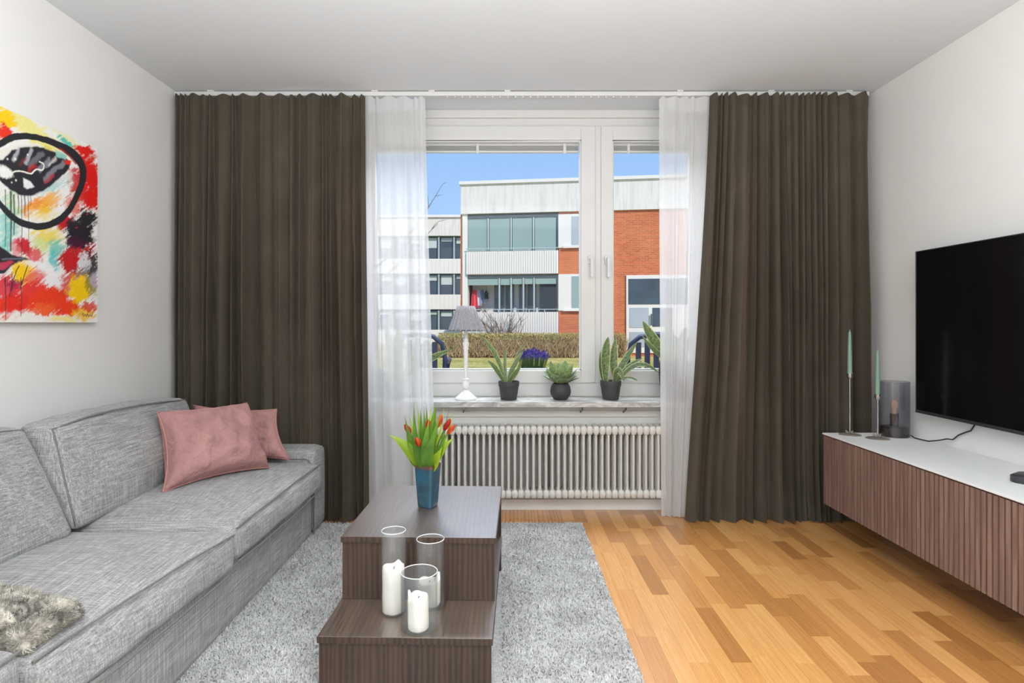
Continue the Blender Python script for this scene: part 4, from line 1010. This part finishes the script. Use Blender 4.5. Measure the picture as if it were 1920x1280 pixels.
m, n, l, b = nt('grey_lamp_fabric'); l.new(ramp(n, l, nz(n, l, texco(n, l, (30, 30, 2)), 6, 2), [(0.3, lin((150, 150, 156))), (0.7, lin((196, 196, 202)))]), b.inputs['Base Color']); setp(b, Roughness=0.9)
tr_ = n.new('ShaderNodeBsdfTranslucent'); tr_.inputs[0].default_value = (0.5, 0.5, 0.52, 1); mx = n.new('ShaderNodeMixShader'); mx.inputs[0].default_value = 0.3
l.new(b.outputs[0], mx.inputs[1]); l.new(tr_.outputs[0], mx.inputs[2]); l.new(mx.outputs[0], n['Material Output'].inputs[0])
MB().lathe([(0.106, 0.418), (0.104, 0.424), (0.088, 0.476), (0.066, 0.531), (0.0525, 0.568), (0.051, 0.568), (0.064, 0.530), (0.086, 0.475), (0.102, 0.423)], (lx, ly, ZS), 160, cap=(False, False), wob=shade).build('shade', m, sl, smooth=True, ang=180)
MB().lathe([(0.1065, 0.416), (0.1075, 0.420), (0.1045, 0.425), (0.1035, 0.420)], (lx, ly, ZS), 60, cap=(False, False)).build('shade_trim', plain('grey_trim', (112, 112, 116), 0.9), sl, smooth=True)

def mat_sans(name, g1_, g2_, mg):
    m, n, l, b = nt(name); t = n.new('ShaderNodeTexCoord'); s_ = n.new('ShaderNodeSeparateXYZ'); l.new(t.outputs['UV'], s_.inputs[0])
    e = math_(n, l, 'ABSOLUTE', math_(n, l, 'SUBTRACT', s_.outputs['X'], 0.5))
    band = nz(n, l, texco(n, l, (2.5, 16, 1), 'UV'), 1.6, 3, 0.6, 0.8)
    body = ramp(n, l, band, [(0.38, lin(g2_)), (0.6, lin(g1_))])
    k = ramp(n, l, e, [(0.415, (0, 0, 0, 1)), (0.45, (1, 1, 1, 1))])
    l.new(mixc(n, l, k, body, lin(mg)), b.inputs['Base Color']); setp(b, Roughness=0.4)
    tr = n.new('ShaderNodeBsdfTranslucent'); tr.inputs[0].default_value = lin((150, 170, 60)); mx = n.new('ShaderNodeMixShader'); mx.inputs[0].default_value = 0.14
    l.new(b.outputs[0], mx.inputs[1]); l.new(tr.outputs[0], mx.inputs[2]); l.new(mx.outputs[0], n['Material Output'].inputs[0]); return m
M['sans'] = mat_sans('snake_plant_leaf', (116, 136, 96), (48, 68, 44), (196, 198, 138))
M['succ'] = mat_sans('succulent_leaf', (146, 166, 124), (92, 120, 88), (176, 188, 140))
M['pot'] = plain('dark_grey_pot', (58, 58, 60), 0.6, 0.12, 30.0, bmp=0.2, bs=120); M['soil'] = plain('soil', (50, 40, 32), 1.0, 0.3, 60.0)
def potted(label, cx, cy, prof, plants, pot_mat=None, cat='plant', name='potted_snake_plant', square=None, leafmat='sans', lw=None):
    t0 = thing(name, label, cat, (cx, cy, ZS), group='potted plants on the window sill')
    MB().lathe(prof, (cx, cy, ZS), 36).build('pot', pot_mat or M['pot'], t0, smooth=True, ang=45)
    zt = max(p[1] for p in prof); rt = max(p[0] for p in prof[-3:])
    MB().lathe([(0.002, zt-0.010), (rt*0.9, zt-0.012), (rt*0.9, zt-0.03)], (cx, cy, ZS), 20, cap=(True, False)).build('soil', M['soil'], t0)
    for p0, p1, p2, wd, face in plants:
        mb = MB(); leaf(mb, p0, p1, p2, wd*1.18, face, 12, (lambda t: (0.35+1.1*min(1, t*1.7)-0.45*min(1, t*1.7)**2)*max(0, 1-t**3.2)**0.8) if lw is None else lw, 0.22)
        mb.build('leaf', M[leafmat], t0, smooth=True, ang=180)
def tap(r0, r1, h): return [(r0*0.95, 0), (r0, 0.004), (lerp(r0, r1, 0.72), h*0.72), (lerp(r0, r1, 0.72)+0.0025, h*0.73), (r1, h-0.004), (r1-0.001, h), (r1-0.005, h), (r1-0.008, h-0.02), (r0*0.8, 0.02)]
def sp_(u, v, dy=0.0): return at(u, v, 3.635+dy)
Yp = 3.635
c1 = at(954, 750, Yp)
ln = lambda u0, v0, ub, vb, u1, v1, wd, f=(0, -1, 0.1), d0=0.0, d1=0.0: (sp_(u0, v0, d0*0.4), sp_(ub, vb, (d0+d1)/2), sp_(u1, v1, d1), wd, f)
potted('snake plant with arching leaves in a tapered dark pot, next to the lamp', c1.x, Yp, tap(0.049, 0.064, 0.112), [
    ln(946, 716, 936, 660, 900, 628, 0.030, (0.3, -1, 0.2)), ln(944, 716, 932, 690, 914, 675, 0.034, (0.5, -1, 0.4), -0.01, -0.05), ln(950, 716, 944, 690, 949, 651, 0.022, (0.2, -1, 0), 0.02, 0.06),
    ln(952, 716, 958, 690, 982, 656, 0.032, (-0.3, -1, 0.1), 0.0, 0.0), ln(958, 716, 958, 682, 985, 640, 0.022, (-0.5, -1, 0.1), 0.02, 0.05), ln(954, 716, 966, 700, 976, 686, 0.030, (-0.2, -1, 0.2), -0.02, -0.05), ln(960, 714, 972, 696, 979, 672, 0.024, (-0.4, -1, 0.2), 0.03, 0.03)])
c2 = at(1051, 750, Yp)
t_ = []
rs = random.Random(12)
for k in range(26):
    a = k*2.399; el = 0.25+0.95*(k/26); L = lerp(0.105, 0.140, k/26)
    o = Vector((c2.x, Yp, ZS+0.094)); d = Vector((math.cos(a)*math.cos(el), math.sin(a)*math.cos(el), math.sin(el)))
    side = Vector((math.cos(a), math.sin(a), 0))
    t_.append((o+side*0.015, o+side*0.050+Vector((0, 0, 0.004+0.028*k/26)), o+d*L*1.05+side*0.008+Vector((0, 0, 0.010)), 0.060, Vector((0, 0, 1))-side*0.6))
potted('pale green rosette succulent in a round dark grey pot', c2.x, Yp, [(0.034, 0), (0.042, 0.003), (0.060, 0.030), (0.064, 0.052), (0.059, 0.078), (0.049, 0.096), (0.047, 0.098), (0.044, 0.096), (0.05, 0.07), (0.03, 0.02)], t_, name='potted_succulent', leafmat='succ', lw=lambda t: (0.5+0.75*math.sin(PI*min(1, t*0.75)))*max(0, 1-t**6)**0.6*0.85)
c3 = at(1145, 750, Yp)
potted('snake plant with upright banded leaves in a tapered dark pot, right of the succulent', c3.x, Yp, tap(0.049, 0.064, 0.115), [
    ln(1136, 716, 1132, 660, 1141, 631, 0.056, (0.1, -1, 0.05), -0.01, -0.01), ln(1154, 712, 1146, 680, 1155, 632, 0.052, (0.1, -1, 0), 0.02, 0.03), ln(1130, 714, 1122, 690, 1126, 657, 0.026, (0.9, -1, 0.1)),
    ln(1150, 716, 1168, 678, 1195, 640, 0.040, (-0.4, -1, 0.3), 0.02, 0.08), ln(1156, 716, 1176, 684, 1206, 672, 0.040, (-0.2, -0.7, 0.7), 0.0, 0.02), ln(1158, 716, 1196, 660, 1236, 700, 0.034, (-0.2, -0.8, 0.6), -0.02, -0.02),
    ln(1152, 718, 1156, 672, 1170, 716, 0.040, (-0.3, -1, 0.3), -0.03, -0.05), ln(1158, 712, 1180, 705, 1196, 714, 0.030, (0, -0.6, 0.8), -0.02, -0.05), ln(1138, 718, 1140, 712, 1140, 706, 0.012)])
c4 = at(1266, 750, Yp)
bump_pot = plain('black_studded_pot', (24, 24, 26), 0.5, 0.1)
potted('tall snake plant in a black studded pot, half behind the right sheer', c4.x, Yp, [(0.070, 0), (0.078, 0.01), (0.092, 0.10), (0.096, 0.17), (0.094, 0.235), (0.088, 0.235), (0.086, 0.2), (0.06, 0.02)], [
    ln(1256, 674, 1222, 640, 1205, 601, 0.066, (0.2, -1, 0.15), -0.02, -0.04), ln(1256, 678, 1228, 664, 1203, 628, 0.034, (0.3, -1, 0.3), -0.03, -0.06), ln(1262, 674, 1256, 630, 1250, 600, 0.06, (0.1, -1, 0), 0.0, 0.02), ln(1268, 674, 1276, 640, 1288, 612, 0.05, (-.2, -1, 0), 0.02, 0.04), ln(1274, 676, 1290, 650, 1298, 622, 0.045, (-.4, -1, 0.1), 0.0, 0.0)], pot_mat=bump_pot)
st = bpy.data.objects['potted_snake_plant.002']
sd = MB()
for r_ in range(16):
    z = 0.012+r_*0.0137; rr = lerp(0.079, 0.0955, min(1, z/0.16))
    for k in range(34):
        a = 2*PI*(k+0.5*(r_ % 2))/34; c = Vector((c4.x+math.cos(a)*rr, Yp+math.sin(a)*rr, ZS+z)); o = Vector((math.cos(a), math.sin(a), 0)); s_ = Vector((-math.sin(a), math.cos(a), 0)); q = 0.0052
        sd.add([c+s_*q, c+Vector((0, 0, q)), c-s_*q, c-Vector((0, 0, q)), c+o*0.0045], [(0, 1, 4), (1, 2, 4), (2, 3, 4), (3, 0, 4)])
sd.build('studs', bump_pot, st, kind='stuff')
c5 = at(741, 750, Yp)
potted('snake plant in a dark pot showing through the left sheer', c5.x, Yp, tap(0.046, 0.060, 0.11), [
    ln(738, 716, 734, 650, 722, 602, 0.05, (0.1, -1, 0)), ln(742, 716, 744, 660, 748, 610, 0.06, (0, -1, 0), 0.0, -0.03), ln(744, 716, 750, 660, 757, 614, 0.04, (-.1, -1, 0), 0.02, 0.02), ln(740, 716, 742, 680, 744, 640, 0.05, (-.1, -1, 0), -0.03, -0.07), ln(748, 712, 776, 668, 796, 640, 0.030, (-.3, -1, .3)), ln(748, 716, 790, 676, 850, 654, 0.050, (-.1, -1, .6), -0.02, -0.03)])
# ================================================================== OUTSIDE
GZ = -0.30
def mat_lawn():
    m, n, l, b = nt('spring_lawn'); co = texco(n, l, (1, 1, 1))
    v = math_(n, l, 'ADD', math_(n, l, 'MULTIPLY', nz(n, l, co, 0.9, 5, 0.65), 0.6), math_(n, l, 'MULTIPLY', nz(n, l, texco(n, l, (1, 0.3, 1)), 9, 3, 0.7), 0.4))
    l.new(ramp(n, l, v, [(0.36, lin((150, 148, 66))), (0.48, lin((194, 182, 96))), (0.62, lin((224, 206, 142)))]), b.inputs['Base Color']); setp(b, Roughness=1.0); b.inputs['Specular IOR Level'].default_value = 0.1; return m
struct('ground', MB().box(-60, 60, YB+0.34, 90, GZ-0.3, GZ), mat_lawn())
struct('patio', MB().box(-3.5, 4.5, YB+0.34, 7.2, GZ, 0.14), plain('concrete_slab', (170, 166, 160), 0.9, 0.1, 6.0))

def mat_brick():
    m, n, l, b = nt('orange_brick'); t = n.new('ShaderNodeTexCoord'); s_ = n.new('ShaderNodeSeparateXYZ'); l.new(t.outputs['Object'], s_.inputs[0])
    cb = n.new('ShaderNodeCombineXYZ'); l.new(math_(n, l, 'ADD', s_.outputs['X'], s_.outputs['Y']), cb.inputs[0]); l.new(s_.outputs['Z'], cb.inputs[1])
    br = n.new('ShaderNodeTexBrick'); l.new(cb.outputs[0], br.inputs['Vector'])
    for k_, v_ in (('Scale', 1.0), ('Mortar Size', 0.010), ('Brick Width', 0.26), ('Row Height', 0.078), ('Bias', 0.0)): br.inputs[k_].default_value = v_
    br.inputs['Color1'].default_value = lin((218, 112, 62)); br.inputs['Color2'].default_value = lin((184, 84, 48)); br.inputs['Mortar'].default_value = lin((186, 146, 120))
    l.new(mixc(n, l, 0.25, br.outputs[0], ramp(n, l, nz(n, l, t.outputs['Object'], 0.7, 4), [(0.3, lin((186, 92, 56))), (0.7, lin((240, 150, 96)))])), b.inputs['Base Color']); setp(b, Roughness=0.9); return m
M['brick'] = mat_brick()
def mat_panel():
    m, n, l, b = nt('white_facade_panel'); v = nz(n, l, texco(n, l, (3, 3, 0.25)), 2.2, 5, 0.7)
    l.new(ramp(n, l, v, [(0.3, lin((208, 203, 196))), (0.55, lin((230, 225, 218)))]), b.inputs['Base Color']); setp(b, Roughness=0.7); return m
M['panel'] = mat_panel()
M['facwhite'] = plain('facade_white', (232, 228, 222), 0.6, 0.03, 2.0)
M['teal'] = plain('teal_glass', (150, 172, 168), 0.25, 0.06, 0.6); M['darkglass'] = plain('dark_window_glass', (70, 82, 90), 0.12, 0.35, 1.6, 0.8)
M['blindw'] = plain('window_blind', (196, 208, 206), 0.6, 0.06, 2.0); M['greyblue'] = plain('grey_blue_panel', (178, 186, 194), 0.2, 0.06, 1.0)  # plain grey blue for the upper window pane and the door panels
M['alu'] = plain('balcony_aluminium', (176, 188, 186), 0.4, 0.05); M['slate'] = plain('slate_trim', (74, 88, 98), 0.5, 0.1)
# facade frame: origin at its left corner, turned a little towards us on the right
FA = Vector((-1.929, 27.0, 0)); FB = Vector((6.749, 25.8, 0)); fe = (FB-FA).normalized(); fang = math.atan2(fe.y, fe.x); fn_ = Vector((fe.y, -fe.x, 0))
def fc(u, v):
    d = Vector(((u-VX)/F, 1, -(v-VY)/F)); t = fn_.dot(FA)/fn_.dot(d); p = d*t
    return (p-FA).dot(fe), H+p.z
bld = thing('apartment_building', 'white and brick apartment block with glazed balconies across the lawn', 'building', (FA.x, FA.y, GZ), fang)
def fbox(name, u0, v0, u1, v1, d0, d1, mat, parent=None, ref=None, bev=0):
    """facade rectangle from pixel corners, d: depth range (negative = towards us)"""
    s0, z1 = fc(u0, v0); s1, z0 = fc(u1, v1)
    return MB().box(s0, s1, d0, d1, z0-GZ, z1-GZ).build(name, mat, parent or bld, local=True)
def sbox(name, s0, s1, z0, z1, d0, d1, mat, parent=None): return MB().box(s0, s1, d0, d1, z0-GZ, z1-GZ).build(name, mat, parent or bld, local=True)
S = lambda u: fc(u, 560)[0]
SE = 16.0
ztop, zpar = fc(865, 342)[1], fc(865, 402)[1]
sP, sQ = S(1047), S(877)
sbox('core', 0.35, SE, GZ, zpar+0.2, 1.3, 10.0, M['brick'])
pp_ = sbox('parapet', 0.0, SE, zpar, ztop-0.14, -0.12, 1.6, M['panel'])
sbox('parapet_cap', -0.06, SE, ztop-0.14, ztop, -0.22, 1.7, M['facwhite'], pp_)
sbox('end_wall', -0.05, 0.10, GZ, zpar, 0.05, 6.0, M['brick'])
sbox('column', 0.05, sQ, GZ, zpar, -0.02, 0.4, M['facwhite'])
bw = sbox('brick_wall', sP+0.02, SE, GZ, zpar, 0.0, 1.35, M['brick'])
def balcony(zp0, zp1, zg1, divs, blinds):
    cl = MB(); s0, s1 = sQ-0.05, sP
    cl.box(s0, s1, -0.10, 0.0, zp0-GZ, zp1-GZ)
    nb = 40
    for k in range(nb):
        a = s0+(s1-s0)*k/nb; cl.box(a+0.012, a+(s1-s0)/nb-0.022, -0.135, -0.10, zp0-GZ+0.01, zp1-GZ-0.01)
    c = cl.build('balcony_front', M['facwhite'], bld, local=True)
    sbox('rail', s0, s1, zp1+0.10, zp1+0.14, -0.16, -0.12, M['alu'], c)
    for k in range(6): sbox('rail_post', s0+(s1-s0)*(k+0.1)/6, s0+(s1-s0)*(k+0.1)/6+0.04, zp1, zp1+0.10, -0.15, -0.12, M['alu'], c)
    sbox('balcony_floor', s0, s1, zp0, zp0+0.18, 0.0, 1.3, M['facwhite'], c)
    g = sbox('glazing_head', s0, s1, zg1-0.10, zg1+0.02, -0.02, 0.10, M['slate'])
    ds = [sQ]+[S(d) for d in divs]+[sP]
    for a, b_ in zip(ds, ds[1:]):
        sbox('mullion', b_-0.07, b_, zp1, zg1-0.1, -0.04, 0.05, M['alu'] if b_ < sP-0.1 else M['slate'], g)
    for (a, b_, fr_) in blinds:
        q = MB().box(ds[a]+0.02, ds[b_]-0.09, 0.02, 0.05, lerp(zg1-0.1, zp1, fr_)-GZ, zg1-0.1-GZ); q.build('roller_blind', M['teal'], g, local=True)
    if fr_ < 0.99: sbox('balcony_back_wall', sQ, sP, zp1-0.8, zg1, 1.2, 1.3, M['facwhite'], g)
    return g
zA0, zA1, zA2 = fc(960, 514)[1], fc(960, 471)[1], fc(960, 404)[1]
zB0, zB1, zB2 = fc(960, 628)[1], fc(960, 585)[1], fc(960, 517)[1]
balcony(zA0, zA1, zA2, (917, 960, 1002), [(0, 1, 0.985), (1, 2, 0.985), (2, 3, 0.985), (3, 4, 1.0)])
gB = balcony(zB0, zB1, zB2, (938, 960, 983, 1003), [(0, 1, 0.20), (1, 2, 0.20), (2, 3, 0.18), (3, 4, 0.18), (4, 5, 0.18)])
for a, b_ in ((920, 938), (942, 958), (968, 981), (985, 1001), (1008, 1040)):
    MB().box(S(a), S(b_), 1.1, 1.19, zB1-0.7-GZ, zB2-0.25-GZ).build('inner_window', M['darkglass'], gB, local=True)
sbox('plinth', 0.0, sP, GZ, zB0, 0.15, 1.3, M['slate'])
# windows beside the balconies
for v0, v1, mt in ((402, 463, M['greyblue']), (514, 582, M['teal'])):
    w_ = fbox('window', 1047, v0, 1150, v1, -0.05, 0.02, M['facwhite'])
    fbox('pane', 1072, v0+4, 1132, v1-5, -0.07, -0.05, mt, w_)
    fbox('window_ledge', 1056, v1-2, 1146, v1+1, -0.16, -0.05, M['facwhite'], w_)
# entrance
dr = fbox('entrance', 1174, 516, 1300, 662, -0.08, 0.02, M['facwhite'])
fbox('transom_pane', 1178, 523, 1290, 570, -0.10, -0.08, M['darkglass'], dr)
fbox('door_panel', 1180, 577, 1216, 614, -0.10, -0.08, M['greyblue'], dr); fbox('door_panel', 1180, 622, 1216, 650, -0.10, -0.08, M['greyblue'], dr)
fbox('side_pane', 1223, 577, 1260, 612, -0.10, -0.08, M['darkglass'], dr); fbox('side_pane', 1223, 622, 1260, 650, -0.10, -0.08, M['darkglass'], dr)
s0, z0 = fc(1219, 610); MB().box(s0, s0+0.06, -0.2, -0.16, z0-GZ, z0+0.5-GZ).build('door_handle', M['slate'], dr, local=True)
# things on the lower balcony
def loc_f(u, v, dep):
    s_, z_ = fc(u, v); p = FA+fe*s_+Vector((-fe.y, fe.x, 0))*dep; return Vector((p.x, p.y, z_))
cols = [((226, 80, 96), 'red'), ((206, 214, 222), 'white'), ((128, 142, 176), 'blue')]
for k, (c_, nm) in enumerate(cols):
    p = loc_f(886+k*6.5, 541, 0.45+0.14*k); g = MB()
    def cf(s_, t_, p=p, k=k): return (p.x+(s_-0.5)*(0.20+0.12*t_)+0.03*math.sin(9*s_+k), p.y+0.06*math.sin(12*s_+k), p.z-t_*(0.85-0.1*k)-0.15*abs(s_-0.5)*(1-t_))
    g.grid(cf, 10, 10); g.grid(lambda s_, t_, p=p: (lambda q: (q[0], q[1]+0.05, q[2]))(cf(s_, t_)), 10, 10)
    tag(g.build('hanging_garment', plain('garment_'+nm, c_, 0.9, 0.1), smooth=True), nm+' garment hanging on the lower balcony opposite', 'clothing', 'clothes on the balcony')
p = loc_f(905, 548, 1.0); lt = thing('lantern', 'black lantern on the lower balcony opposite', 'lantern', (p.x, p.y, p.z-0.25))
MB().lathe([(0.10, 0), (0.11, 0.03), (0.09, 0.04), (0.085, 0.22), (0.12, 0.24), (0.05, 0.34), (0.02, 0.40)], (p.x, p.y, p.z-0.25), 6).build('housing', M['black'], lt)
MB().tube([(p.x, p.y, p.z+0.14), (p.x, p.y, p.z+0.62)], 0.008, 5).build('hanger', M['black'], lt)

# further block on the left
YL = 42.6
fb = thing('apartment_building', 'distant white apartment block with rows of dark windows, seen left of the lamp', 'building', (-10, YL, GZ-1.0))
lz = lambda v: H-(v-VY)/F*YL
lxx = lambda u: (u-VX)/F*YL
X0, X1 = lxx(420), lxx(880)
def lb(name, x0, x1, z0, z1, y0, y1, mat, parent=None): return MB().box(x0, x1, y0, y1, z0, z1).build(name, mat, parent or fb)
lb('core', X0, X1, GZ-1, lz(412), YL+1.2, YL+9, M['slate'])
lb('parapet', X0, X1, lz(442), lz(408), YL-0.1, YL+1.4, M['panel']); lb('roof_cap', X0, X1, lz(408), lz(403.5), YL-0.25, YL+1.5, M['facwhite'])
for (a, b_) in ((485, 513), (552, 580), (618, 650)):
    c = MB(); c.box(X0, X1, YL-0.02, YL+0.1, lz(b_), lz(a)); nb = int((X1-X0)/0.30)
    for k in range(nb): xx = X0+(X1-X0)*k/nb; c.box(xx+0.02, xx+0.26, YL-0.05, YL-0.02, lz(b_)+0.02, lz(a)-0.02)
    c.build('balcony_front', M['facwhite'], fb)
for (a, b_) in ((443, 485), (514, 552), (582, 618)):
    for k in range(16):
        x0 = X0+(X1-X0)*k/16; x1 = X0+(X1-X0)*(k+1)/16
        w_ = lb('window', x0+0.03, x1-0.03, lz(b_), lz(a), YL+0.35, YL+0.42, M['darkglass'])
        lb('window_blind', x0+0.15, x1-0.15, lerp(lz(a), lz(b_), (0.5, 0.2, 0.3)[(k+a) % 3]), lz(a)-0.08, YL+0.30, YL+0.34, M['blindw'], w_)
        lb('mullion', x1-0.05, x1+0.05, lz(b_), lz(a), YL+0.05, YL+0.2, M['alu'], w_)

# hedge and bare shrub in front of the facade
def mat_twig(name, c1_, c2_):
    m, n, l, b = nt(name); ge = n.new('ShaderNodeNewGeometry')
    l.new(ramp(n, l, ge.outputs['Random Per Island'], [(0.0, lin(c2_)), (1.0, lin(c1_))]), b.inputs['Base Color']); setp(b, Roughness=0.95); return m
M['twig'] = mat_twig('dry_twigs', (228, 206, 162), (120, 86, 60)); M['bud'] = mat_twig('budding_leaves', (196, 182, 110), (122, 112, 60)); M['bark'] = plain('grey_bark', (120, 100, 84), 0.95, 0.2, 20.0)
def twigs(n, x0, x1, y0, y1, z0, h, seed, lean=0.35, wd=0.018):
    r = random.Random(seed); mb = MB(); vs_, fs_ = [], []
    for k in range(n):
        p = Vector((r.uniform(x0, x1), r.uniform(y0, y1), z0+r.uniform(0, 0.55)*h)); d = Vector((r.uniform(-lean, lean), r.uniform(-lean, lean), 1)).normalized()
        L = min(r.uniform(0.35, 0.8)*h, z0+h*r.uniform(0.9, 1.06)-p.z); a = d.cross(Vector((r.uniform(-1, 1), r.uniform(-1, 1), 0.2))).normalized()*wd
        i0 = len(vs_); e = p+d*L; b_ = d.cross(a)
        vs_ += [p-a, p+a, p+b_, e]; fs_ += [(i0, i0+1, i0+3), (i0+1, i0+2, i0+3), (i0+2, i0, i0+3)]
    return mb.add(vs_, fs_)
def leaves_(n, x0, x1, y0, y1, z0, z1, seed, sz=0.04):
    r = random.Random(seed); mb = MB(); vs_, fs_ = [], []
    for k in range(n):
        t = r.random()**0.5; p = Vector((r.uniform(x0, x1), r.uniform(y0, y1), lerp(z0, z1, t))); a = Vector((r.uniform(-1, 1), r.uniform(-1, 1), r.uniform(-1, 1))).normalized()*sz; b_ = a.orthogonal().normalized()*sz*0.7
        i0 = len(vs_); vs_ += [p-a, p+b_, p+a, p-b_]; fs_.append((i0, i0+1, i0+2, i0+3))
    return mb.add(vs_, fs_)
hx0, hx1 = (822-VX)/F*25.2, (1172-VX)/F*25.0
hg = thing('hedge', 'long low brown budding hedge below the brick building', 'hedge', ((hx0+hx1)/2, 25.2, GZ))
twigs(9000, hx0, hx1, 24.7, 25.7, GZ, 1.0, 3, 0.9, 0.014).build('twigs', M['twig'], hg, kind='stuff'); leaves_(5000, hx0, hx1, 24.65, 25.7, GZ+0.35, GZ+1.02, 4).build('buds', M['bud'], hg, kind='stuff')
MB().box(hx0+0.1, hx1-0.1, 25.0, 25.5, GZ, GZ+0.75).build('inner_growth', plain('inner_twigs', (150, 116, 84), 1.0, 0.35, 9.0), hg)
sx = (942-VX)/F*26.25
sh = thing('bare_shrub', 'bare branching shrub in front of the lower balcony', 'shrub', (sx, 26.25, GZ)); r = random.Random(8)
for k in range(26):
    b0 = Vector((sx+r.uniform(-0.5, 0.5), 26.25+r.uniform(-0.15, 0.15), GZ)); tp = Vector((sx+r.uniform(-1.15, 1.05), 26.25+r.uniform(-0.22, 0.22), GZ+r.uniform(1.4, 2.15)))
    mid = lerp(b0, tp, 0.55)+Vector((r.uniform(-.15, .15), 0, 0.25)); pts = bez(b0, mid, tp, 8); mb = MB(); mb.tube(pts, [lerp(0.022, 0.006, q/8) for q in range(9)], 5)
    for q in range(5):
        a = pts[r.randint(3, 7)]; mb.tube([a, a+Vector((r.uniform(-.28, .28), r.uniform(-.1, .1), r.uniform(.1, .4)))], [0.009, 0.004], 4)
    mb.build('branch', M['bark'], sh)
# bare tree whose twigs reach in from the left
tx = -3.5; TY = 16.0
tr = thing('bare_tree', 'bare tree at the left of the lawn, its twigs against the sky', 'tree', (tx, TY, GZ))
MB().tube([(tx, TY, GZ), (tx+0.05, TY, 1.2), (tx+0.02, TY, 2.6), (tx+0.12, TY, 4.2)], [0.10, 0.085, 0.06, 0.02], 8).build('trunk', M['bark'], tr, smooth=True)
for (q0, q1, q2) in (((tx+0.02, TY, 2.6), (tx+0.9, TY, 3.2), at(830, 345, TY)), ((tx+0.02, TY, 2.2), (tx+0.8, TY, 2.7), at(822, 415, TY)), ((tx+0.05, TY, 3.0), (tx-0.4, TY, 3.8), (tx-0.9, TY, 5.0)), ((tx, TY, 2.4), (tx-0.6, TY, 2.9), (tx-1.2, TY, 3.9))):
    pts = bez(q0, q1, q2, 10); mb = MB(); mb.tube(pts, [lerp(0.03, 0.005, q/10) for q in range(11)], 5)
    for q in range(9):
        a = pts[r.randint(4, 10)]; mb.tube([a, a+Vector((r.uniform(-.15, .25), r.uniform(-.1, .1), r.uniform(-.05, .3)))], [0.007, 0.003], 4)
    mb.build('branch', M['bark'], tr)

# patio furniture just outside
M['navy'] = plain('navy_plastic', (34, 46, 76), 0.4, 0.06)
def garden_chair(label, cx, cy, rz, pz=0.14):
    t0 = thing('garden_chair', label, 'chair', (cx, cy, pz), rz, group='navy plastic garden chairs')
    def B(name, mb, **k): return mb.build(name, M['navy'], t0, local=True, **k)
    B('seat', MB().box(-0.22, 0.22, -0.22, 0.24, 0.41, 0.44), bevel=0.012)
    for sx_, sy_ in ((-1, -1), (1, -1), (1, 1), (-1, 1)):
        B('leg', MB().tube([(sx_*0.21, sy_*0.22, 0.42), (sx_*0.255, sy_*0.26, 0.0)], [0.026, 0.02], 8), smooth=True)
    arch = [(-0.215, -0.22, 0.42), (-0.225, -0.27, 0.70), (-0.20, -0.295, 0.82), (-0.13, -0.305, 0.88), (0, -0.31, 0.90), (0.13, -0.305, 0.88), (0.20, -0.295, 0.82), (0.225, -0.27, 0.70), (0.215, -0.22, 0.42)]
    B('backrest', MB().tube(arch, 0.020, 10), smooth=True)
    for k in range(5):
        x_ = -0.14+k*0.07; B('back_slat', MB().box(x_-0.022, x_+0.022, -0.296, -0.280, 0.44, 0.87-abs(x_)*0.25), bevel=0.005)
    for sx_ in (-1, 1):
        B('armrest', MB().tube([(sx_*0.225, -0.26, 0.68), (sx_*0.255, -0.1, 0.665), (sx_*0.26, 0.14, 0.66), (sx_*0.25, 0.215, 0.62), (sx_*0.225, 0.235, 0.42)], [0.022, 0.026, 0.028, 0.024, 0.02], 8), smooth=True)
garden_chair('navy plastic garden chair outside, seen beside the left sheer', -0.745, 5.25, 0.10)
garden_chair('navy plastic garden chair outside, behind the right sash', 1.30, 5.1, -0.25)
gt = thing('garden_table', 'navy plastic garden table outside, under the purple flowers', 'table', (0.25, 5.35, 0.14))
MB().box(-0.22, 0.72, 5.0, 5.7, 0.64, 0.67).build('tabletop', M['navy'], gt, bevel=0.008)
for x_, y_ in ((-0.16, 5.06), (0.66, 5.06), (0.66, 5.64), (-0.16, 5.64)): MB().tube([(x_, y_, 0.64), (x_, y_, 0.14)], 0.022, 8).build('leg', M['navy'], gt, smooth=True)
fp = Vector((0.247, 5.2, 0.67))
fw = thing('flower_pot', 'purple spring flowers in a dark green pot outside the window', 'flowers', fp)
MB().lathe([(0.075, 0), (0.085, 0.01), (0.098, 0.085), (0.094, 0.085), (0.08, 0.06), (0.02, 0.055)], fp, 24).build('pot', plain('dark_green_pot', (44, 74, 68), 0.5, 0.1), fw, smooth=True)
M['violet'] = mat_twig('violet_petals', (84, 52, 190), (40, 18, 104))
r = random.Random(3); st_ = MB(); fl_ = MB()
for k in range(170):
    a = r.uniform(0, 2*PI); q = math.sqrt(r.random())*0.095; p = fp+Vector((math.cos(a)*q*1.15, math.sin(a)*q, 0.05)); e = p+Vector((math.cos(a)*q*0.35, math.sin(a)*q*0.3, r.uniform(0.09, 0.15)*(1-q*2.6)+0.03))
    st_.tube([p, e], 0.002, 4)
    for w_ in range(7):
        b_ = 2*PI*w_/7; o = e+Vector((0, 0, -0.012+0.006*w_)); d = Vector((math.cos(b_), math.sin(b_), 0.5)); leaf(fl_, o, o+d*0.008, o+d*0.019, 0.010, (0, 0, 1), 2)
st_.build('stems', M['stem'], fw, kind='stuff'); fl_.build('blossoms', M['violet'], fw, kind='stuff')
bpy.context.view_layer.update()
